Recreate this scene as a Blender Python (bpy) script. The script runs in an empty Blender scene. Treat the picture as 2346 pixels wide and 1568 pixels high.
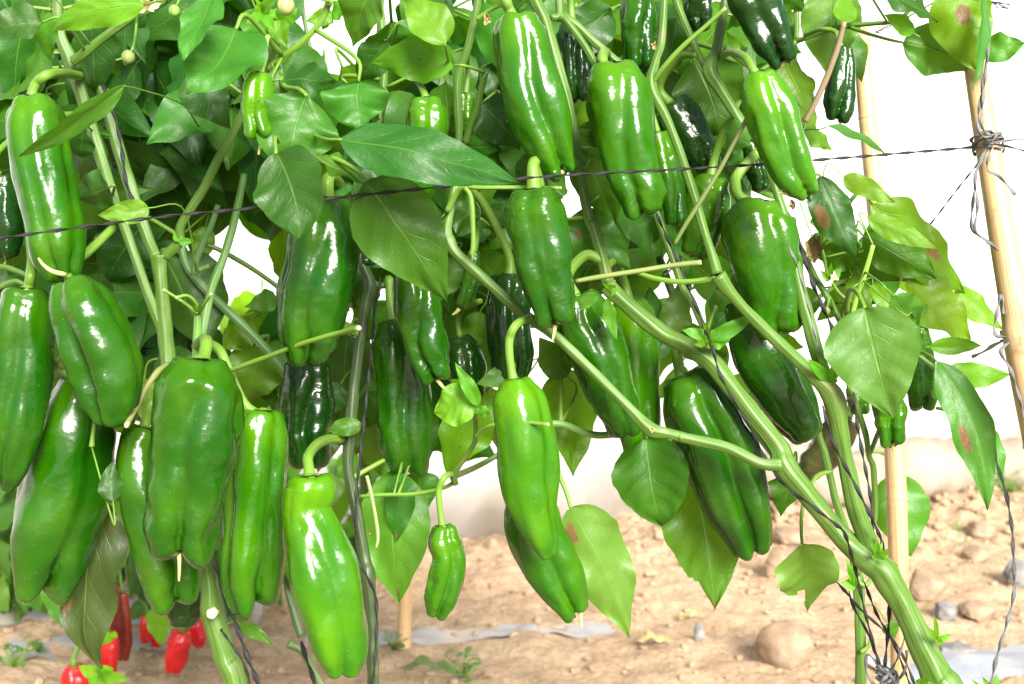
import bpy, bmesh, math, random
from mathutils import Vector, Matrix, noise

# ------------------------------------------------------------------ camera, sky, sun, exposure
SC = bpy.context.scene
COL = SC.collection
F = 2516.0                       # focal length in units of the sketch grid (2346 x 1568)
PITCH = math.radians(4.2)
CAM = Vector((0, 0, 0.80))
FW = Vector((0, math.cos(PITCH), -math.sin(PITCH)))
UPV = Vector((0, math.sin(PITCH), math.cos(PITCH)))
RT = Vector((1, 0, 0))

cd = bpy.data.cameras.new('camera')
cam = bpy.data.objects.new('camera', cd)
COL.objects.link(cam)
cam.location = CAM
cam.rotation_euler = (math.pi / 2 - PITCH, 0, 0)
cd.sensor_width = 36
cd.lens = 36 * F / 2346
cd.clip_start = 0.05
cd.clip_end = 500
cd.dof.use_dof = True
cd.dof.focus_distance = 0.92
cd.dof.aperture_fstop = 9.0
SC.camera = cam

SUN_EL, SUN_AZ = math.radians(30), math.radians(160)     # azimuth from +Y towards +X: behind the camera, a little right
w = bpy.data.worlds.new('World')
SC.world = w
w.use_nodes = True
nt = w.node_tree
bg = nt.nodes['Background']
sky = nt.nodes.new('ShaderNodeTexSky')
sky.sky_type = 'NISHITA'
sky.sun_disc = False
sky.sun_elevation = SUN_EL
sky.sun_rotation = SUN_AZ
sky.dust_density = 1.0
nt.links.new(sky.outputs[0], bg.inputs[0])
bg.inputs[1].default_value = 0.05
sl = bpy.data.lights.new('sun', 'SUN')
sl.energy = 5.0
sl.angle = math.radians(30.0)          # the film scatters the sun into a broad soft disc
sl.color = (1.0, 0.96, 0.88)
sun = bpy.data.objects.new('sun', sl)
COL.objects.link(sun)
sd = Vector((math.sin(SUN_AZ) * math.cos(SUN_EL), math.cos(SUN_AZ) * math.cos(SUN_EL), math.sin(SUN_EL)))
sun.rotation_euler = sd.to_track_quat('Z', 'Y').to_euler()
SC.view_settings.view_transform = 'Standard'
SC.view_settings.look = 'None'
SC.view_settings.gamma = 1.0
SC.view_settings.use_curve_mapping = False
SC.view_settings.exposure = 1.6
SC.cycles.max_bounces = 8
SC.cycles.diffuse_bounces = 3
SC.cycles.glossy_bounces = 3
SC.cycles.transmission_bounces = 4
SC.cycles.transparent_max_bounces = 8
SC.cycles.sample_clamp_indirect = 6.0
SC.cycles.caustics_reflective = False
SC.cycles.caustics_refractive = False

# ------------------------------------------------------------------ helpers
R = random.Random(7)

def P(x, y, d):
    """sketch-grid position at d metres from the camera -> world point"""
    return CAM + d * (FW + RT * ((x - 1173) / F) + UPV * ((784 - y) / F))

def PG(x, y, z=0.0):
    """sketch-grid position on the ground -> world point"""
    v = FW + RT * ((x - 1173) / F) + UPV * ((784 - y) / F)
    return CAM + v * ((z - CAM.z) / v.z)

def px(wd, d):
    return wd * d / F

def catmull(pts, n):
    """pts: list of tuples/Vectors of equal length -> n samples"""
    pts = [list(p) for p in pts]
    m = len(pts)
    ext = [[2 * a - b for a, b in zip(pts[0], pts[1])]] + pts + [[2 * a - b for a, b in zip(pts[-1], pts[-2])]]
    out = []
    for i in range(n):
        u = i / (n - 1) * (m - 1)
        k = min(int(u), m - 2)
        t = u - k
        p0, p1, p2, p3 = ext[k], ext[k + 1], ext[k + 2], ext[k + 3]
        out.append([0.5 * (2 * b + (c - a) * t + (2 * a - 5 * b + 4 * c - d_) * t * t + (3 * b - a - 3 * c + d_) * t ** 3)
                    for a, b, c, d_ in zip(p0, p1, p2, p3)])
    return out

def link(o, parent=None):
    COL.objects.link(o)
    if parent is not None:
        o.parent = parent
    return o

def meshobj(name, verts, faces, mat, parent=None, origin=None, smooth=True, uvs=None, color=None):
    org = Vector(origin) if origin is not None else Vector((0, 0, 0))
    me = bpy.data.meshes.new(name)
    me.from_pydata([Vector(v) - org for v in verts], [], faces)
    if uvs is not None:
        ul = me.uv_layers.new(name='UVMap')
        for lp in me.loops:
            ul.data[lp.index].uv = uvs[lp.vertex_index]
    if smooth:
        me.polygons.foreach_set('use_smooth', [True] * len(me.polygons))
    mats = mat if isinstance(mat, (list, tuple)) else [mat]
    for m in mats:
        me.materials.append(m)
    me.update()
    o = bpy.data.objects.new(name, me)
    if parent is None:
        o.location = org
    if color is not None:
        o.color = (*color[:3], color[3] if len(color) > 3 else 0.0)
    return link(o, parent)

def thing(name, label, cat, loc, group=None):
    o = bpy.data.objects.new(name, None)
    o.empty_display_size = 0.02
    o.location = loc
    o['label'] = label
    o['category'] = cat
    if group:
        o['group'] = group
    return link(o)

def tag(o, label, cat, group=None):
    o['label'] = label
    o['category'] = cat
    if group:
        o['group'] = group
    return o

def frames(pts):
    """parallel-transport frames along a list of Vectors"""
    n = len(pts)
    T = []
    for i in range(n):
        a = pts[max(i - 1, 0)]
        b = pts[min(i + 1, n - 1)]
        t = (b - a)
        T.append(t.normalized() if t.length > 1e-9 else Vector((0, 0, 1)))
    ref = Vector((0, -1, 0)) if abs(T[0].y) < 0.9 else Vector((1, 0, 0))
    N = [(ref - T[0] * ref.dot(T[0])).normalized()]
    for i in range(1, n):
        v = N[-1] - T[i] * N[-1].dot(T[i])
        N.append(v.normalized() if v.length > 1e-6 else N[-1])
    B = [T[i].cross(N[i]) for i in range(n)]
    return T, N, B

def tube_data(pts, radii, sides=10, cap=True, flat=1.0, twist=0.0, rib=0.0, jit=0.0, seed=0):
    T, N, B = frames(pts)
    vs, fs, uv = [], [], []
    L = 0
    for i, p in enumerate(pts):
        if i:
            L += (pts[i] - pts[i - 1]).length
        for k in range(sides):
            a = 2 * math.pi * k / sides
            ca, sa = math.cos(a), math.sin(a) * flat
            r = radii[i] * (1 + rib * math.cos(5 * a))
            if jit:
                r *= 1 + jit * noise.noise(Vector((L * 60 + seed * 9.1, math.cos(a) * 1.3, math.sin(a) * 1.3)))
            tw = twist * L
            x, y = ca * math.cos(tw) - sa * math.sin(tw), ca * math.sin(tw) + sa * math.cos(tw)
            vs.append(p + (N[i] * x + B[i] * y) * r)
            uv.append((k / sides if k <= sides / 2 else 1 - k / sides, L))
    for i in range(len(pts) - 1):
        for k in range(sides):
            k2 = (k + 1) % sides
            fs.append((i * sides + k, i * sides + k2, (i + 1) * sides + k2, (i + 1) * sides + k))
    if cap:
        fs.append(tuple(reversed(range(sides))))
        fs.append(tuple((len(pts) - 1) * sides + k for k in range(sides)))
    return vs, fs, uv

# ------------------------------------------------------------------ materials
def newmat(name):
    m = bpy.data.materials.new(name)
    m.use_nodes = True
    m.node_tree.nodes.clear()
    return m, m.node_tree

class NT:
    def __init__(s, nt):
        s.nt = nt
    def n(s, typ, ins=None, **props):
        nd = s.nt.nodes.new('ShaderNode' + typ)
        for k, v in props.items():
            setattr(nd, k, v)
        for k, v in (ins or {}).items():
            if hasattr(v, 'is_output') or isinstance(v, bpy.types.NodeSocket):
                s.nt.links.new(v, nd.inputs[k])
            else:
                nd.inputs[k].default_value = v
        return nd
    def math(s, op, a, b=None, c=None, clamp=False):
        nd = s.n('Math', operation=op, use_clamp=clamp)
        for i, v in enumerate((a, b, c)):
            if v is None:
                continue
            if isinstance(v, bpy.types.NodeSocket):
                s.nt.links.new(v, nd.inputs[i])
            else:
                nd.inputs[i].default_value = v
        return nd.outputs[0]
    def mix(s, fac, a, b, mode='MIX'):
        nd = s.n('Mix', data_type='RGBA', blend_type=mode)
        for i, v in ((0, fac), (6, a), (7, b)):
            if isinstance(v, bpy.types.NodeSocket):
                s.nt.links.new(v, nd.inputs[i])
            else:
                nd.inputs[i].default_value = v if i == 0 else (*v[:3], 1)
        return nd.outputs[2]
    def ramp(s, fac, stops, interp='LINEAR'):
        nd = s.n('ValToRGB')
        s.nt.links.new(fac, nd.inputs[0])
        cr = nd.color_ramp
        cr.interpolation = interp
        while len(cr.elements) > 1:
            cr.elements.remove(cr.elements[-1])
        for i, (p, c) in enumerate(stops):
            e = cr.elements[0] if i == 0 else cr.elements.new(p)
            e.position = p
            e.color = (*c, 1) if not isinstance(c, (int, float)) else (c, c, c, 1)
        return nd.outputs[0]
    def noise(s, vec, scale, detail=3, rough=0.55, dist=0.0):
        nd = s.n('TexNoise', {'Scale': scale, 'Detail': detail, 'Roughness': rough, 'Distortion': dist})
        if vec is not None:
            s.nt.links.new(vec, nd.inputs['Vector'])
        return nd.outputs[0]
    def out(s, sh):
        o = s.n('OutputMaterial')
        s.nt.links.new(sh, o.inputs[0])
    def link(s, a, b):
        s.nt.links.new(a, b)

def mat_pepper(name='pepper_skin', red=False):
    m, t = newmat(name)
    N = NT(t)
    oi = N.n('ObjectInfo')
    tc = N.n('TexCoord')
    uv = N.n('SeparateXYZ', {0: tc.outputs['UV']})
    mp = N.n('Mapping', {'Vector': tc.outputs['UV'], 'Scale': (5, 1.2, 1)})
    st = N.noise(mp.outputs[0], 1.3, 1)
    bl = N.noise(tc.outputs['Object'], 15, 1.5)
    base = oi.outputs['Color']
    light = N.n('HueSaturation', {'Hue': 0.482 if not red else 0.5, 'Saturation': 1.0, 'Value': 1.55, 'Color': base})
    dark = N.n('HueSaturation', {'Hue': 0.512 if not red else 0.5, 'Saturation': 1.0, 'Value': 0.85, 'Color': base})
    f = N.math('ADD', N.math('MULTIPLY', st, 0.35), N.math('MULTIPLY', bl, 0.65))
    fr = N.n('MapRange', {0: f, 1: 0.36, 2: 0.68}, interpolation_type='SMOOTHSTEP')
    c = N.mix(fr.outputs[0], dark.outputs[0], light.outputs[0])
    # the shoulder of each fruit is a little paler where it leaves the calyx
    sh = N.n('MapRange', {0: uv.outputs[1], 1: 0.30, 2: 0.02})
    c = N.mix(N.math('MULTIPLY', sh.outputs[0], 0.55), c, light.outputs[0])
    # pale specks and faint scuffs
    vo = N.n('TexVoronoi', {'Vector': tc.outputs['Object'], 'Scale': 120.0})
    sp = N.n('MapRange', {0: vo.outputs['Distance'], 1: 0.07, 2: 0.03})
    spm = N.math('MULTIPLY', sp.outputs[0], 0.22)
    c = N.mix(spm, c, (0.35, 0.5, 0.25) if not red else (0.6, 0.3, 0.25))
    du = N.n('MapRange', {0: N.noise(tc.outputs['Object'], 38, 5, 0.7), 1: 0.50, 2: 0.72})
    c = N.mix(N.math('MULTIPLY', du.outputs[0], 0.035 if not red else 0.03), c, (0.30, 0.32, 0.20))
    sc = N.n('Mapping', {'Vector': tc.outputs['Object'], 'Scale': (40, 40, 9)})
    scn = N.n('MapRange', {0: N.noise(sc.outputs[0], 3.0, 3, 0.6), 1: 0.70, 2: 0.76})
    c = N.mix(N.math('MULTIPLY', scn.outputs[0], 0.35), c, (0.22, 0.24, 0.10))
    wr = N.n('Mapping', {'Vector': tc.outputs['UV'], 'Scale': (7, 11, 1)})
    b1 = N.noise(wr.outputs[0], 1.5, 2, 0.45)
    b2 = N.noise(tc.outputs['Object'], 150, 2)
    bsum = N.math('ADD', N.math('MULTIPLY', b1, 1.0), N.math('MULTIPLY', b2, 0.38))
    bp = N.n('Bump', {'Strength': 0.20, 'Distance': 0.004, 'Height': bsum})
    rr = N.n('MapRange', {0: N.noise(tc.outputs['Object'], 38, 5, 0.7), 1: 0.35, 2: 0.72, 3: 0.12, 4: 0.34})
    p = N.n('BsdfPrincipled', {'Base Color': c, 'Roughness': rr.outputs[0], 'IOR': 1.45, 'Normal': bp.outputs[0],
                               'Coat Weight': 0.0, 'Coat Roughness': 0.13, 'Specular IOR Level': 0.5})
    p.inputs['Subsurface Weight'].default_value = 0.0
    N.out(p.outputs[0])
    return m

def mat_leaf(name='leaf_blade', gloss=0.40, trans=0.48):
    m, t = newmat(name)
    N = NT(t)
    oi = N.n('ObjectInfo')
    tc = N.n('TexCoord')
    uv = N.n('SeparateXYZ', {0: tc.outputs['UV']})
    s = N.math('ABSOLUTE', N.math('SUBTRACT', uv.outputs[0], 0.5))          # 0 at midrib .. 0.5 at edge
    v = uv.outputs[1]
    # midrib
    mw = N.n('MapRange', {0: v, 1: 0.0, 2: 1.0, 3: 0.024, 4: 0.008})
    mid = N.n('MapRange', {0: N.math('DIVIDE', s, mw.outputs[0]), 1: 1.0, 2: 0.45})
    # side veins curving forward from the midrib
    wob = N.noise(tc.outputs['UV'], 5, 2)
    ph = N.math('SUBTRACT', v, N.math('MULTIPLY', N.math('POWER', s, 0.8), 0.55))
    ph = N.math('ADD', ph, N.math('MULTIPLY', wob, 0.12))
    side = N.n('Math', operation='GREATER_THAN')
    t.links.new(uv.outputs[0], side.inputs[0])
    side.inputs[1].default_value = 0.5
    ph = N.math('ADD', N.math('MULTIPLY', ph, 5.6), N.math('MULTIPLY', side.outputs[0], 0.43))
    fr = N.math('ABSOLUTE', N.math('SUBTRACT', N.math('FRACT', ph), 0.5))
    sv = N.n('MapRange', {0: fr, 1: 0.045, 2: 0.012})
    fade = N.n('MapRange', {0: s, 1: 0.46, 2: 0.2})
    svf = N.math('MULTIPLY', sv.outputs[0], N.math('MULTIPLY', fade.outputs[0], 0.42))
    net = N.n('TexVoronoi', {'Vector': tc.outputs['UV'], 'Scale': 26.0}, feature='DISTANCE_TO_EDGE')
    nv = N.n('MapRange', {0: net.outputs['Distance'], 1: 0.05, 2: 0.0})
    vein = N.math('MAXIMUM', mid.outputs[0], N.math('MAXIMUM', svf, N.math('MULTIPLY', nv.outputs[0], 0.14)))
    base = oi.outputs['Color']
    rnd = oi.outputs['Random']
    blot = N.noise(tc.outputs['Object'], 30, 3)
    hv = N.n('HueSaturation', {'Hue': N.math('ADD', 0.485, N.math('MULTIPLY', rnd, 0.03)), 'Saturation': 1.0,
                               'Value': N.math('ADD', 0.75, N.math('MULTIPLY', blot, 0.5)), 'Color': base})
    pale = N.mix(0.42, hv.outputs[0], (0.17, 0.34, 0.06))
    c = N.mix(vein, hv.outputs[0], pale)
    # leaf spots: alpha of the object colour sets how many
    off = N.n('CombineXYZ', {0: N.math('MULTIPLY', rnd, 37.0), 1: N.math('MULTIPLY', rnd, 17.0)})
    uvo = N.n('VectorMath', {0: tc.outputs['UV'], 1: off.outputs[0]}, operation='ADD')
    vo = N.n('TexVoronoi', {'Vector': uvo.outputs[0], 'Scale': 9.0})
    vr = N.n('SeparateColor', {0: vo.outputs['Color']})
    size = N.math('MULTIPLY', vr.outputs[1], 0.20)
    on = N.math('LESS_THAN', vr.outputs[0], oi.outputs['Alpha'])
    dn = N.math('ADD', vo.outputs['Distance'], N.math('MULTIPLY', N.math('SUBTRACT', N.noise(tc.outputs['UV'], 60, 2), 0.5), 0.10))
    spot = N.math('MULTIPLY', N.math('LESS_THAN', dn, size), on)
    core = N.math('MULTIPLY', N.math('LESS_THAN', dn, N.math('MULTIPLY', size, 0.6)), on)
    at = N.n('Attribute', attribute_name='blot')
    bn = N.math('ADD', at.outputs['Fac'], N.math('MULTIPLY', N.math('SUBTRACT', N.noise(tc.outputs['UV'], 22, 4, 0.7), 0.5), 0.8))
    big = N.n('MapRange', {0: bn, 1: 0.42, 2: 0.55})
    bigc = N.mix(N.noise(tc.outputs['UV'], 35, 3), (0.07, 0.035, 0.014), (0.30, 0.20, 0.08))
    c = N.mix(spot, c, (0.10, 0.07, 0.015))
    c = N.mix(core, c, (0.50, 0.40, 0.19))
    c = N.mix(big.outputs[0], c, bigc)
    hb = N.math('SUBTRACT', N.math('MULTIPLY', N.noise(tc.outputs['Object'], 110, 2), 0.6), N.math('MULTIPLY', vein, 0.6))
    bp = N.n('Bump', {'Strength': 0.5, 'Distance': 0.0016, 'Height': hb})
    p = N.n('BsdfPrincipled', {'Base Color': c, 'Roughness': gloss, 'IOR': 1.45, 'Normal': bp.outputs[0], 'Specular IOR Level': 0.6})
    tcol = N.n('HueSaturation', {'Hue': 0.475, 'Saturation': 1.1, 'Value': 1.6, 'Color': c})
    tl = N.n('BsdfTranslucent', {'Color': tcol.outputs[0], 'Normal': bp.outputs[0]})
    mx = N.n('MixShader', {0: trans, 1: p.outputs[0], 2: tl.outputs[0]})
    N.out(mx.outputs[0])
    return m

def mat_stem(name='stem_skin'):
    m, t = newmat(name)
    N = NT(t)
    oi = N.n('ObjectInfo')
    tc = N.n('TexCoord')
    mp = N.n('Mapping', {'Vector': tc.outputs['UV'], 'Scale': (30, 14, 1)})
    st = N.noise(mp.outputs[0], 1.0, 2)
    f = N.n('MapRange', {0: st, 1: 0.42, 2: 0.60})
    pale = N.n('HueSaturation', {'Hue': 0.49, 'Saturation': 0.9, 'Value': 1.35, 'Color': oi.outputs['Color']})
    c = N.mix(f.outputs[0], oi.outputs['Color'], pale.outputs[0])
    br = N.n('MapRange', {0: N.noise(tc.outputs['Object'], 28, 3), 1: 0.62, 2: 0.75})
    c = N.mix(N.math('MULTIPLY', br.outputs[0], 0.5), c, (0.20, 0.13, 0.06))
    bp = N.n('Bump', {'Strength': 0.4, 'Distance': 0.001, 'Height': st})
    p = N.n('BsdfPrincipled', {'Base Color': c, 'Roughness': 0.42, 'Normal': bp.outputs[0], 'Specular IOR Level': 0.4})
    N.out(p.outputs[0])
    return m

def mat_simple(name, cols, scale=30, rough=0.8, bump=0.3, bscale=None, stretch=(1, 1, 1), coord='Object', dist=0.002, spec=0.3):
    m, t = newmat(name)
    N = NT(t)
    tc = N.n('TexCoord')
    mp = N.n('Mapping', {'Vector': tc.outputs[coord], 'Scale': stretch})
    f = N.noise(mp.outputs[0], scale, 4, 0.6)
    n = len(cols)
    c = N.ramp(f, [(0.3 + 0.4 * i / max(n - 1, 1), cc) for i, cc in enumerate(cols)])
    b = N.noise(mp.outputs[0], bscale or scale * 2, 4, 0.65)
    bp = N.n('Bump', {'Strength': bump, 'Distance': dist, 'Height': b})
    p = N.n('BsdfPrincipled', {'Base Color': c, 'Roughness': rough, 'Normal': bp.outputs[0], 'Specular IOR Level': spec})
    N.out(p.outputs[0])
    return m

def mat_film(name='greenhouse_film', clear=0.25):
    m, t = newmat(name)
    N = NT(t)
    g = N.n('NewGeometry')
    sx = N.n('SeparateXYZ', {0: g.outputs['Position']})
    n1 = N.noise(g.outputs['Position'], 2.2, 4, 0.6)
    # dust and mud along the foot, its colour deepened to dim the lit film
    dirt_dim = N.n('MapRange', {0: N.math('ADD', sx.outputs[2], N.math('MULTIPLY', N.math('SUBTRACT', n1, 0.5), 0.5)), 1: 0.70, 2: 0.05})
    c = N.mix(N.math('MULTIPLY', dirt_dim.outputs[0], 1.0), (0.94, 0.94, 0.95), (0.42, 0.36, 0.30))
    tlu = N.n('BsdfTranslucent', {'Color': c})
    dif = N.n('BsdfPrincipled', {'Base Color': c, 'Roughness': 0.35})
    a = N.n('MixShader', {0: 0.60, 1: tlu.outputs[0], 2: dif.outputs[0]})
    tr = N.n('BsdfTransparent', {'Color': (1, 1, 1, 1)})
    fac = N.n('MapRange', {0: dirt_dim.outputs[0], 1: 0.0, 2: 0.6, 3: clear, 4: 0.10})
    b = N.n('MixShader', {0: fac.outputs[0], 1: a.outputs[0], 2: tr.outputs[0]})
    N.out(b.outputs[0])
    return m

def mat_soil(name='dry_soil'):
    m, t = newmat(name)
    N = NT(t)
    g = N.n('NewGeometry')
    pos = g.outputs['Position']
    a = N.noise(pos, 1.7, 4, 0.6)
    b = N.noise(pos, 13, 5, 0.65)
    d = N.noise(pos, 70, 4, 0.7)
    c = N.ramp(a, [(0.34, (0.24, 0.155, 0.09)), (0.5, (0.36, 0.245, 0.15)), (0.66, (0.47, 0.345, 0.225))])
    c = N.mix(0.55, c, N.ramp(b, [(0.3, (0.20, 0.125, 0.07)), (0.5, (0.38, 0.26, 0.165)), (0.7, (0.55, 0.42, 0.29))]))
    c = N.mix(0.25, c, N.ramp(d, [(0.35, (0.12, 0.07, 0.04)), (0.6, (0.6, 0.47, 0.34))]))
    h = N.math('ADD', b, N.math('MULTIPLY', d, 0.5))
    c = N.mix(1.0, c, (0.98, 0.98, 0.96), 'MULTIPLY')
    bp = N.n('Bump', {'Strength': 1.0, 'Distance': 0.016, 'Height': h})
    p = N.n('BsdfPrincipled', {'Base Color': c, 'Roughness': 0.95, 'Normal': bp.outputs[0], 'Specular IOR Level': 0.1})
    N.out(p.outputs[0])
    return m

def mat_bamboo(name='bamboo_cane'):
    m, t = newmat(name)
    N = NT(t)
    tc = N.n('TexCoord')
    mp = N.n('Mapping', {'Vector': tc.outputs['UV'], 'Scale': (14, 2.5, 1)})
    f = N.noise(mp.outputs[0], 2.2, 4, 0.6)
    c = N.ramp(f, [(0.3, (0.36, 0.22, 0.10)), (0.5, (0.52, 0.35, 0.18)), (0.7, (0.62, 0.45, 0.26))])
    sp = N.n('MapRange', {0: N.noise(tc.outputs['Object'], 45, 3), 1: 0.58, 2: 0.72})
    c = N.mix(N.math('MULTIPLY', sp.outputs[0], 0.7), c, (0.24, 0.14, 0.06))
    bp = N.n('Bump', {'Strength': 0.15, 'Distance': 0.001, 'Height': f})
    p = N.n('BsdfPrincipled', {'Base Color': c, 'Roughness': 0.38, 'Normal': bp.outputs[0], 'Specular IOR Level': 0.45})
    N.out(p.outputs[0])
    return m

M_PEP = mat_pepper()
M_RED = mat_pepper('red_pepper_skin', True)
M_LEAF = mat_leaf()
M_STEM = mat_stem()
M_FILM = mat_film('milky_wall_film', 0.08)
M_ROOF = mat_film('clear_roof_film', 0.88)
M_SOIL = mat_soil()
M_BAM = mat_bamboo()
M_TWINE = mat_simple('black_raffia', [(0.005, 0.005, 0.005), (0.014, 0.014, 0.014), (0.06, 0.06, 0.06)], 1.0, 0.5, 0.5, 2.5, (60, 40, 1), 'UV', 0.0008, 0.25)
M_TWINE2 = mat_simple('weathered_raffia', [(0.03, 0.03, 0.032), (0.12, 0.12, 0.125), (0.36, 0.36, 0.36)], 1.0, 0.5, 0.5, 2.5, (60, 160, 1), 'UV', 0.0008, 0.4)
M_STONE = mat_simple('field_stone', [(0.15, 0.10, 0.062), (0.25, 0.175, 0.115), (0.35, 0.265, 0.185)], 14, 0.9, 0.6, 60, dist=0.006)
M_GREY = mat_simple('grey_stone', [(0.09, 0.09, 0.095), (0.17, 0.165, 0.16), (0.27, 0.255, 0.24)], 22, 0.85, 0.6, 70, dist=0.005)
M_MULCH = mat_simple('dusty_mulch_film', [(0.22, 0.22, 0.235), (0.33, 0.31, 0.29), (0.44, 0.37, 0.28)], 7, 0.75, 0.5, 22, dist=0.006, spec=0.4)
M_SILVER = mat_simple('silver_mulch_film', [(0.15, 0.17, 0.21), (0.24, 0.26, 0.29), (0.34, 0.31, 0.27)], 9, 0.45, 0.5, 30, dist=0.005, spec=0.5)
M_CUT = mat_simple('cut_pith', [(0.22, 0.2, 0.1), (0.38, 0.37, 0.24), (0.5, 0.5, 0.38)], 300, 0.7, 0.5, 500, dist=0.001)
M_STYLE = mat_simple('dry_style', [(0.45, 0.48, 0.14), (0.6, 0.58, 0.25)], 200, 0.5, 0.2)
M_PETAL = mat_simple('withered_petal', [(0.55, 0.46, 0.2), (0.78, 0.72, 0.42), (0.85, 0.82, 0.62)], 120, 0.7, 0.5, 200, dist=0.001)
M_SKIRT = mat_simple('dusty_skirt', [(0.20, 0.15, 0.105), (0.29, 0.23, 0.175), (0.38, 0.315, 0.25)], 5, 0.8, 0.6, 18, dist=0.01)
M_DRY = mat_simple('dry_leaf', [(0.16, 0.11, 0.04), (0.34, 0.26, 0.11), (0.46, 0.38, 0.19)], 60, 0.8, 0.7, 150, dist=0.002)

# ------------------------------------------------------------------ builders: plant parts, fruit, string, poles
STEMPTS = {}
PLANTS = {}
C_STEM = (0.055, 0.130, 0.012)
C_PET = (0.095, 0.210, 0.014)

def plant(key, label, root, group='pepper plants on the near row', cat='pepper plant'):
    PLANTS[key] = thing('pepper_plant', label, cat, root, group)
    STEMPTS[key] = []
    return PLANTS[key]

def stem(key, pts, d0, d1=None, name='branch', col=C_STEM, root=None, reg=True, cut=None, sides=20, rib=0.085):
    """pts: (x, y, width) on the sketch grid; depth runs from d0 to d1"""
    d1 = d0 if d1 is None else d1
    n = len(pts)
    raw = []
    for i, p in enumerate(pts):
        d = p[3] if len(p) > 3 else d0 + (d1 - d0) * i / max(n - 1, 1)
        q = P(p[0], p[1], d)
        raw.append((q.x, q.y, q.z, px(p[2] / 2, d)))
    if root is not None:
        l0, l1 = Vector(raw[-1][:3]), Vector(raw[-2][:3])
        dr = (l0 - l1).normalized() * 0.06
        g_ = Vector((root[0], root[1], root[2] - 0.03))
        for f in (0.3, 0.65, 1.0):
            q = l0.lerp(g_, f) + dr * (1 - f)
            raw.append((q.x, q.y, q.z, raw[-1][3] * 1.04))
    m = max(6, 7 * (len(raw) - 1))
    sm = catmull(raw, m)
    vp = [Vector(s[:3]) for s in sm]
    rad = [max(s[3], 0.0004) for s in sm]
    pl = PLANTS[key]
    vs, fs, uv = tube_data(vp, rad, sides, rib=rib, jit=0.15, seed=pts[0][0])
    o = meshobj(name, vs, fs, M_STEM, pl, pl.location, uvs=uv, color=col)
    if reg:
        STEMPTS[key] += vp
    if cut is not None:
        i = 0 if cut == 0 else -1
        a, b = (vp[0], vp[1]) if cut == 0 else (vp[-1], vp[-2])
        t = (a - b).normalized()
        vs2, fs2, uv2 = tube_data([a + t * 0.0002, a + t * 0.0009], [rad[i] * 0.9, rad[i] * 0.8], 10)
        meshobj('cut_end', vs2, fs2, M_CUT, o, pl.location, smooth=False, uvs=uv2)
    return o

def nearest(key, p, up=0.0):
    best, bd = None, 1e9
    for q in STEMPTS[key]:
        dd = (q - p).length + (0.25 * max(0, p.z - q.z) if up else 0)
        if dd < bd:
            best, bd = q, dd
    return best

def leaf_mesh(b, t, side, halfw, bow, roll, fold, rs, n=24, m=9, wave=0.12, blots=(), bite=None, asym=0.0, tipcurl=0.0, sidebend=0.0, toward=None):
    rg = random.Random(rs)
    tow = toward if toward is not None else -FW
    c = (b + t) / 2 + side * sidebend * 2 + tow * bow * 2
    ph = rg.uniform(0, 6.28)
    ph2 = rg.uniform(0, 6.28)
    e0 = rg.uniform(0.50, 0.66)
    e1 = rg.uniform(0.98, 1.22)
    pk = e0 / (e0 + e1)
    norm = pk ** e0 * (1 - pk) ** e1
    vs, uv, bl = [], [], []
    so = rg.uniform(0, 50)
    for i in range(n + 1):
        u = i / n
        p = b * (1 - u) ** 2 + c * 2 * u * (1 - u) + t * u * u
        T = ((c - b) * (1 - u) + (t - c) * u)
        T = T.normalized() if T.length > 1e-9 else (t - b).normalized()
        S = (side - T * side.dot(T)).normalized()
        Nn = S.cross(T)
        if Nn.dot(tow) < 0:
            Nn = -Nn
        rl = roll + 0.35 * math.sin(ph2 + u * 2.2) * abs(fold) * 0.6
        S2 = S * math.cos(rl) + Nn * math.sin(rl)
        N2 = Nn * math.cos(rl) - S * math.sin(rl)
        uu = min(max(u, 0.004), 0.9995)
        h = halfw * (uu ** e0) * ((1 - uu) ** e1) / norm
        for j in range(m):
            s = -1 + 2 * j / (m - 1)
            a = abs(s)
            edge = 1 + 0.09 * noise.noise(Vector((u * 6, so + (3 if s > 0 else 0), 0))) + 0.035 * noise.noise(Vector((u * 17, so + (3 if s > 0 else 0), 4))) + (asym if s > 0 else -asym)
            hh = h * edge
            z = a * hh * math.sin(fold) * (1 - 0.35 * a)
            z += hh * wave * math.sin(6.28 * 2.3 * u + ph + (1.7 if s > 0 else 0)) * a * a
            z += halfw * 0.10 * math.cos(6.28 * 5.6 * (u - 0.27 * a)) * a * (1.15 - a) * math.sin(math.pi * u)
            z += halfw * 0.16 * noise.noise(Vector((u * 3.1, s * 1.3, so)))
            z -= tipcurl * halfw * max(0, u - 0.6) ** 2 * 6
            vs.append(p + S2 * (s * hh * math.cos(fold)) + N2 * z)
            uv.append((0.5 + s * 0.5, u))
            v = 0
            for (bu, bs, br) in blots:
                v = max(v, 1 - math.hypot((u - bu) * 2.0, (s - bs)) / br * 0.55)
            bl.append(max(0, v))
    fs = []
    for i in range(n):
        for j in range(m - 1):
            u, s = (i + 0.5) / n, -1 + 2 * (j + 0.5) / (m - 1)
            if bite and any(math.hypot((u - q[0]) * 2, s - q[1]) < q[2] for q in bite):
                continue
            k = i * m + j
            fs.append((k, k + 1, k + m + 1, k + m))
    return vs, fs, uv, bl

LCOL = {'F': (0.026, 0.115, 0.010), 'M': (0.047, 0.170, 0.009), 'Y': (0.100, 0.255, 0.005), 'B': (0.120, 0.335, 0.016),  # Y puts the glow of backlit leaves into the blade colour
        'L': (0.062, 0.212, 0.018), 'P': (0.100, 0.240, 0.034), 'G': (0.050, 0.085, 0.020)}

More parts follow.
